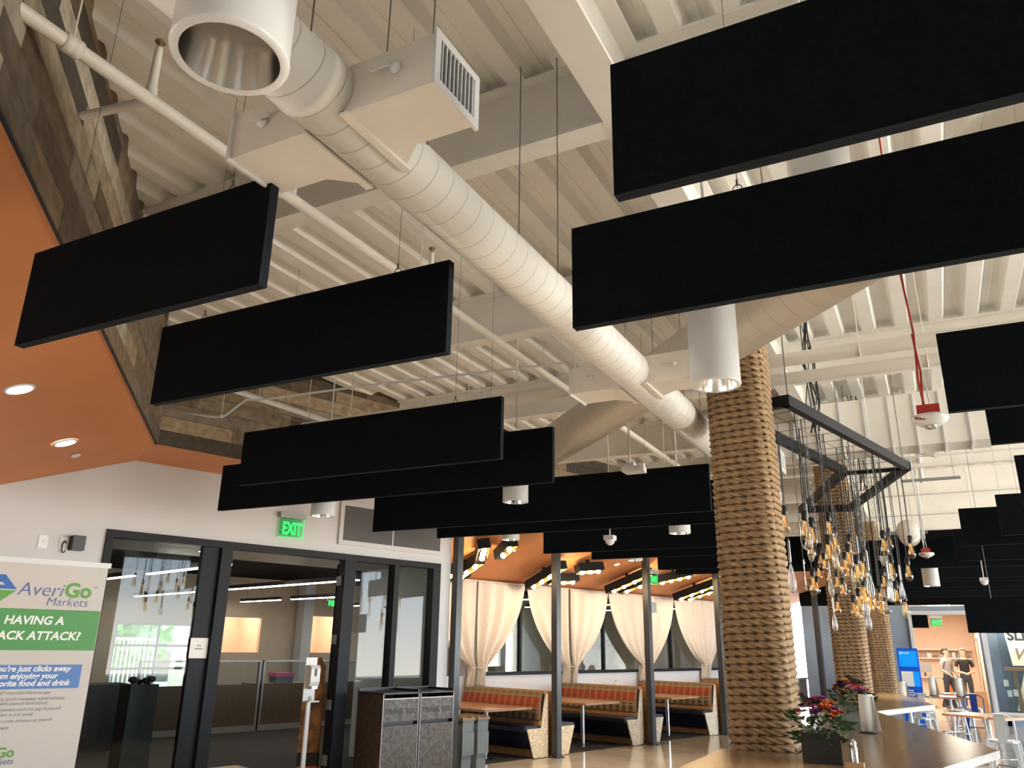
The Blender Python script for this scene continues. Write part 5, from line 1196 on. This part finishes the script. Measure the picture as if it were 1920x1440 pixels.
t = thing('drinks_cooler', so(9.55, -.9, 0), 'tall dark drinks cooler beyond the last booth post', 'cooler'); mb = MB(); wbox(mb, 9.3, 9.9, -1.1, -.4, 0, 1.95); mb.build('cabinet', 'darkbox', t); mb = MB(); wbox(mb, 9.29, 9.3, -1.0, -.5, .3, 1.8); mb.build('glass_door', 'kiosk', t)
mb = MB(); wbox(mb, 8.42, 8.55, -1.6, -1.3, .95, 1.12); tag(mb.build('snack_basket', 'cardboard'), 'brown snack basket on the pale counter beside the drinks machine', 'basket')

# ------------------------------------------------------------------ people beyond the doorway
def person(loc, rz, lab, J, mats, hair, hood=False):
    """J: joints by name (metres, facing -Y), bones and radii; one skinned body, materials by joint region"""
    t = thing('person', loc, lab, 'person')
    me = bpy.data.meshes.new('body'); names = list(J['p']); idx = {n: i for i, n in enumerate(names)}
    me.from_pydata([J['p'][n][0] for n in names], [(idx[a], idx[b]) for a, b in J['b']], [])
    o = bpy.data.objects.new('body', me); C.objects.link(o)
    md = o.modifiers.new('skin', 'SKIN'); md.use_smooth_shade = True
    for i, n in enumerate(names):
        r = J['p'][n][1]; sv = me.skin_vertices[0].data[i]; sv.radius = r if isinstance(r, tuple) else (r, r); sv.use_root = (n == 'pelvis')
    sb = o.modifiers.new('sub', 'SUBSURF'); sb.levels = 1; sb.render_levels = 1
    bpy.context.view_layer.update(); m2 = bpy.data.meshes.new_from_object(o.evaluated_get(bpy.context.evaluated_depsgraph_get()))
    bpy.data.objects.remove(o); m2.name = 'body'
    for m in mats: m2.materials.append(M[m])
    pts = [(Vector(J['p'][n][0]), J['m'].get(n, 0)) for n in names]
    for f in m2.polygons:
        c = f.center; f.material_index = min(pts, key=lambda q: (q[0]-c).length)[1]; f.use_smooth = True
    o = bpy.data.objects.new('body', m2); C.objects.link(o); o.parent = t
    hb = MB(); hc = Vector(J['p']['head'][0])
    def cap(u, v):
        a = 2*PI*u; e = PI/2*v*(1-.42*max(0, -math.sin(a))); r = .104
        return hc+Vector((r*.92*math.sin(e)*math.cos(a), .012+r*1.05*math.sin(e)*math.sin(a), .012+r*1.12*math.cos(e)-(.05*max(0, math.sin(a)) if v > .8 else 0)))
    hb.grid(cap, 20, 8); hb.ball(hc+Vector((0, .04, -.01)), .086, 12); hb.build('hair', hair, t, local=True)
    eb = MB()
    for sx in (-1, 1): eb.ball(hc+Vector((.034*sx, -.096, .012)), .012, 8)
    eb.build('eyes', 'inkdark', t, local=True)
    place(t, loc, rz); return t
def joints(lh, le, rh, re, lk, lf, rk, rf, bulk=1):
    p = {'pelvis': ((0, 0, .95), (.15*bulk, .11)), 'waist': ((0, 0, 1.1), (.135*bulk, .10)), 'chest': ((0, .0, 1.3), (.165*bulk, .115)), 'collar': ((0, 0, 1.44), (.11, .08)), 'neck': ((0, -.005, 1.52), .055), 'jaw': ((0, -.03, 1.60), (.062, .07)), 'head': ((0, -.01, 1.68), (.082, .1)), 'crown': ((0, 0, 1.755), (.06, .075)), 'nose': ((0, -.118, 1.665), .012), 'chin': ((0, -.085, 1.585), .03),
         'ear_l': ((.088, .0, 1.665), .016), 'ear_r': ((-.088, 0, 1.665), .016)}
    b = [('pelvis', 'waist'), ('waist', 'chest'), ('chest', 'collar'), ('collar', 'neck'), ('neck', 'jaw'), ('jaw', 'head'), ('head', 'crown'), ('head', 'nose'), ('jaw', 'chin'), ('head', 'ear_l'), ('head', 'ear_r')]
    m = {k: 2 for k in ('neck', 'jaw', 'head', 'crown', 'nose', 'chin', 'ear_l', 'ear_r')}
    for sd, sx, hnd, elb, kn, ft in (('l', 1, lh, le, lk, lf), ('r', -1, rh, re, rk, rf)):
        p['sh_'+sd] = ((.19*sx, 0, 1.40), .07*bulk); p['el_'+sd] = (elb, .047*bulk); p['wr_'+sd] = (hnd, .03); b += [('collar', 'sh_'+sd), ('sh_'+sd, 'el_'+sd), ('el_'+sd, 'wr_'+sd)]
        d = (Vector(hnd)-Vector(elb)).normalized(); q = Vector(hnd)+d*.06; p['palm_'+sd] = (tuple(q), (.036, .02)); b.append(('wr_'+sd, 'palm_'+sd)); m['palm_'+sd] = 2; m['wr_'+sd] = J_SLEEVE
        sidev = d.cross(Vector((0, 0, 1))); sidev = sidev.normalized() if sidev.length > .1 else Vector((1, 0, 0)); nrm = sidev.cross(d)
        for i, L in enumerate((.055, .065, .06, .045)):
            k = 'f%d_%s' % (i, sd); e = q+d*.03+sidev*(.027-.018*i); p[k] = (tuple(e), .009); p[k+'t'] = (tuple(e+d*L*.8-nrm*L*.4), .007); b += [('palm_'+sd, k), (k, k+'t')]; m[k] = m[k+'t'] = 2
        e = Vector(hnd)+d*.03+sidev*.045; p['th_'+sd] = (tuple(e+d*.02), .01); b.append(('wr_'+sd, 'th_'+sd)); m['th_'+sd] = 2
        p['hip_'+sd] = ((.095*sx, 0, .90), .10); p['kn_'+sd] = (kn, .065); p['an_'+sd] = (ft, .043); f = Vector(ft); p['he_'+sd] = (tuple(f+Vector((0, .04, -.055))), .035); p['toe_'+sd] = (tuple(f+Vector((.01*sx, -.17, -.06))), (.04, .026))
        b += [('pelvis', 'hip_'+sd), ('hip_'+sd, 'kn_'+sd), ('kn_'+sd, 'an_'+sd), ('an_'+sd, 'he_'+sd), ('an_'+sd, 'toe_'+sd)]
        for k in ('hip_', 'kn_', 'an_'): m[k+sd] = 1
        m['he_'+sd] = m['toe_'+sd] = 3
    m['pelvis'] = 1
    return {'p': p, 'b': b, 'm': m}
J_SLEEVE = 0
person((.02, 29.6, 0), .9, 'person in a grey hoodie and dark jeans walking beyond the far doorway', joints((.24, -.16, 1.0), (.27, .03, 1.16), (-.22, -.2, 1.03), (-.27, .02, 1.16), (.10, -.12, .50), (.10, -.02, .09), (-.09, .05, .50), (-.09, .24, .11)), ['hoodie', 'jeans', 'skin', 'black'], 'hairdark')
J_SLEEVE = 2
jj = joints((.05, -.27, 1.07), (.27, -.03, 1.12), (-.06, -.27, 1.07), (-.27, -.03, 1.12), (.10, -.02, .5), (.11, .02, .09), (-.10, -.03, .5), (-.12, .0, .09))
jj['m']['el_l'] = jj['m']['el_r'] = 2
person((.50, 29.4, 0), .15, 'person in a black t-shirt standing in the doorway with hands held together', jj, ['tee', 'jeans', 'skin', 'black'], 'hairlight')

# ------------------------------------------------------------------ lamps' own light and added fill
def point(name, p, e, col, r=.05):
    l = bpy.data.lights.new(name, 'POINT'); l.energy = e; l.color = col; l.shadow_soft_size = r; o = bpy.data.objects.new(name, l); C.objects.link(o); o.location = p
for s, o in ((-3.95, -.65), (-1.4, -.75), (1.0, -.65), (3.8, -.72)):
    p = booth_ceil(s, o)+bn*.45; point('marquee_glow', p, 12, (1, .70, .38))
def spot(name, p, e, col, ang=1.6):
    l = bpy.data.lights.new(name, 'SPOT'); l.energy = e; l.color = col; l.spot_size = ang; l.spot_blend = .6; l.shadow_soft_size = .08; o = bpy.data.objects.new(name, l); C.objects.link(o); o.location = p
for x, y, z in ((-1.17, .93, 2.87), (-.82, 3.72, 2.93), (-.19, 3.0, 3.12), (-3.38, 6.55, 2.97), (-2.46, 8.81, 2.92), (-5.04, 9.64, 3.05), (-4.2, 12.35, 3.0), (-.03, 14.55, 2.68), (-5.23, 6.02, 2.88)): spot('pendant_beam', (x, y, z), 130, (1, .84, .62))  # also under unlit pendants, added as floor bounce for the ceiling
area('display_glow', (2.6, 24.5, 2.7), (.3, 0, 0), 2.5, .5, 45, (1, .97, .9))  # added fill on the sign, no lamp stands behind it
area('kitchen_glow', (-.2, 29, 3.0), (0, 0, 0), 1.6, 6, 100, (1, .86, .70))
for s, o in ((-7.4, -4), (-4.4, -6), (-1.25, -9), (2.05, -6)): point('office_glow', so(s, o, 2.6), 15, (1, .86, .68), .4)
for a in (-.95, 2.05): point('side_room_glow', so(a, OB-1.0, 2.5), 14, (1, .82, .6), .3)
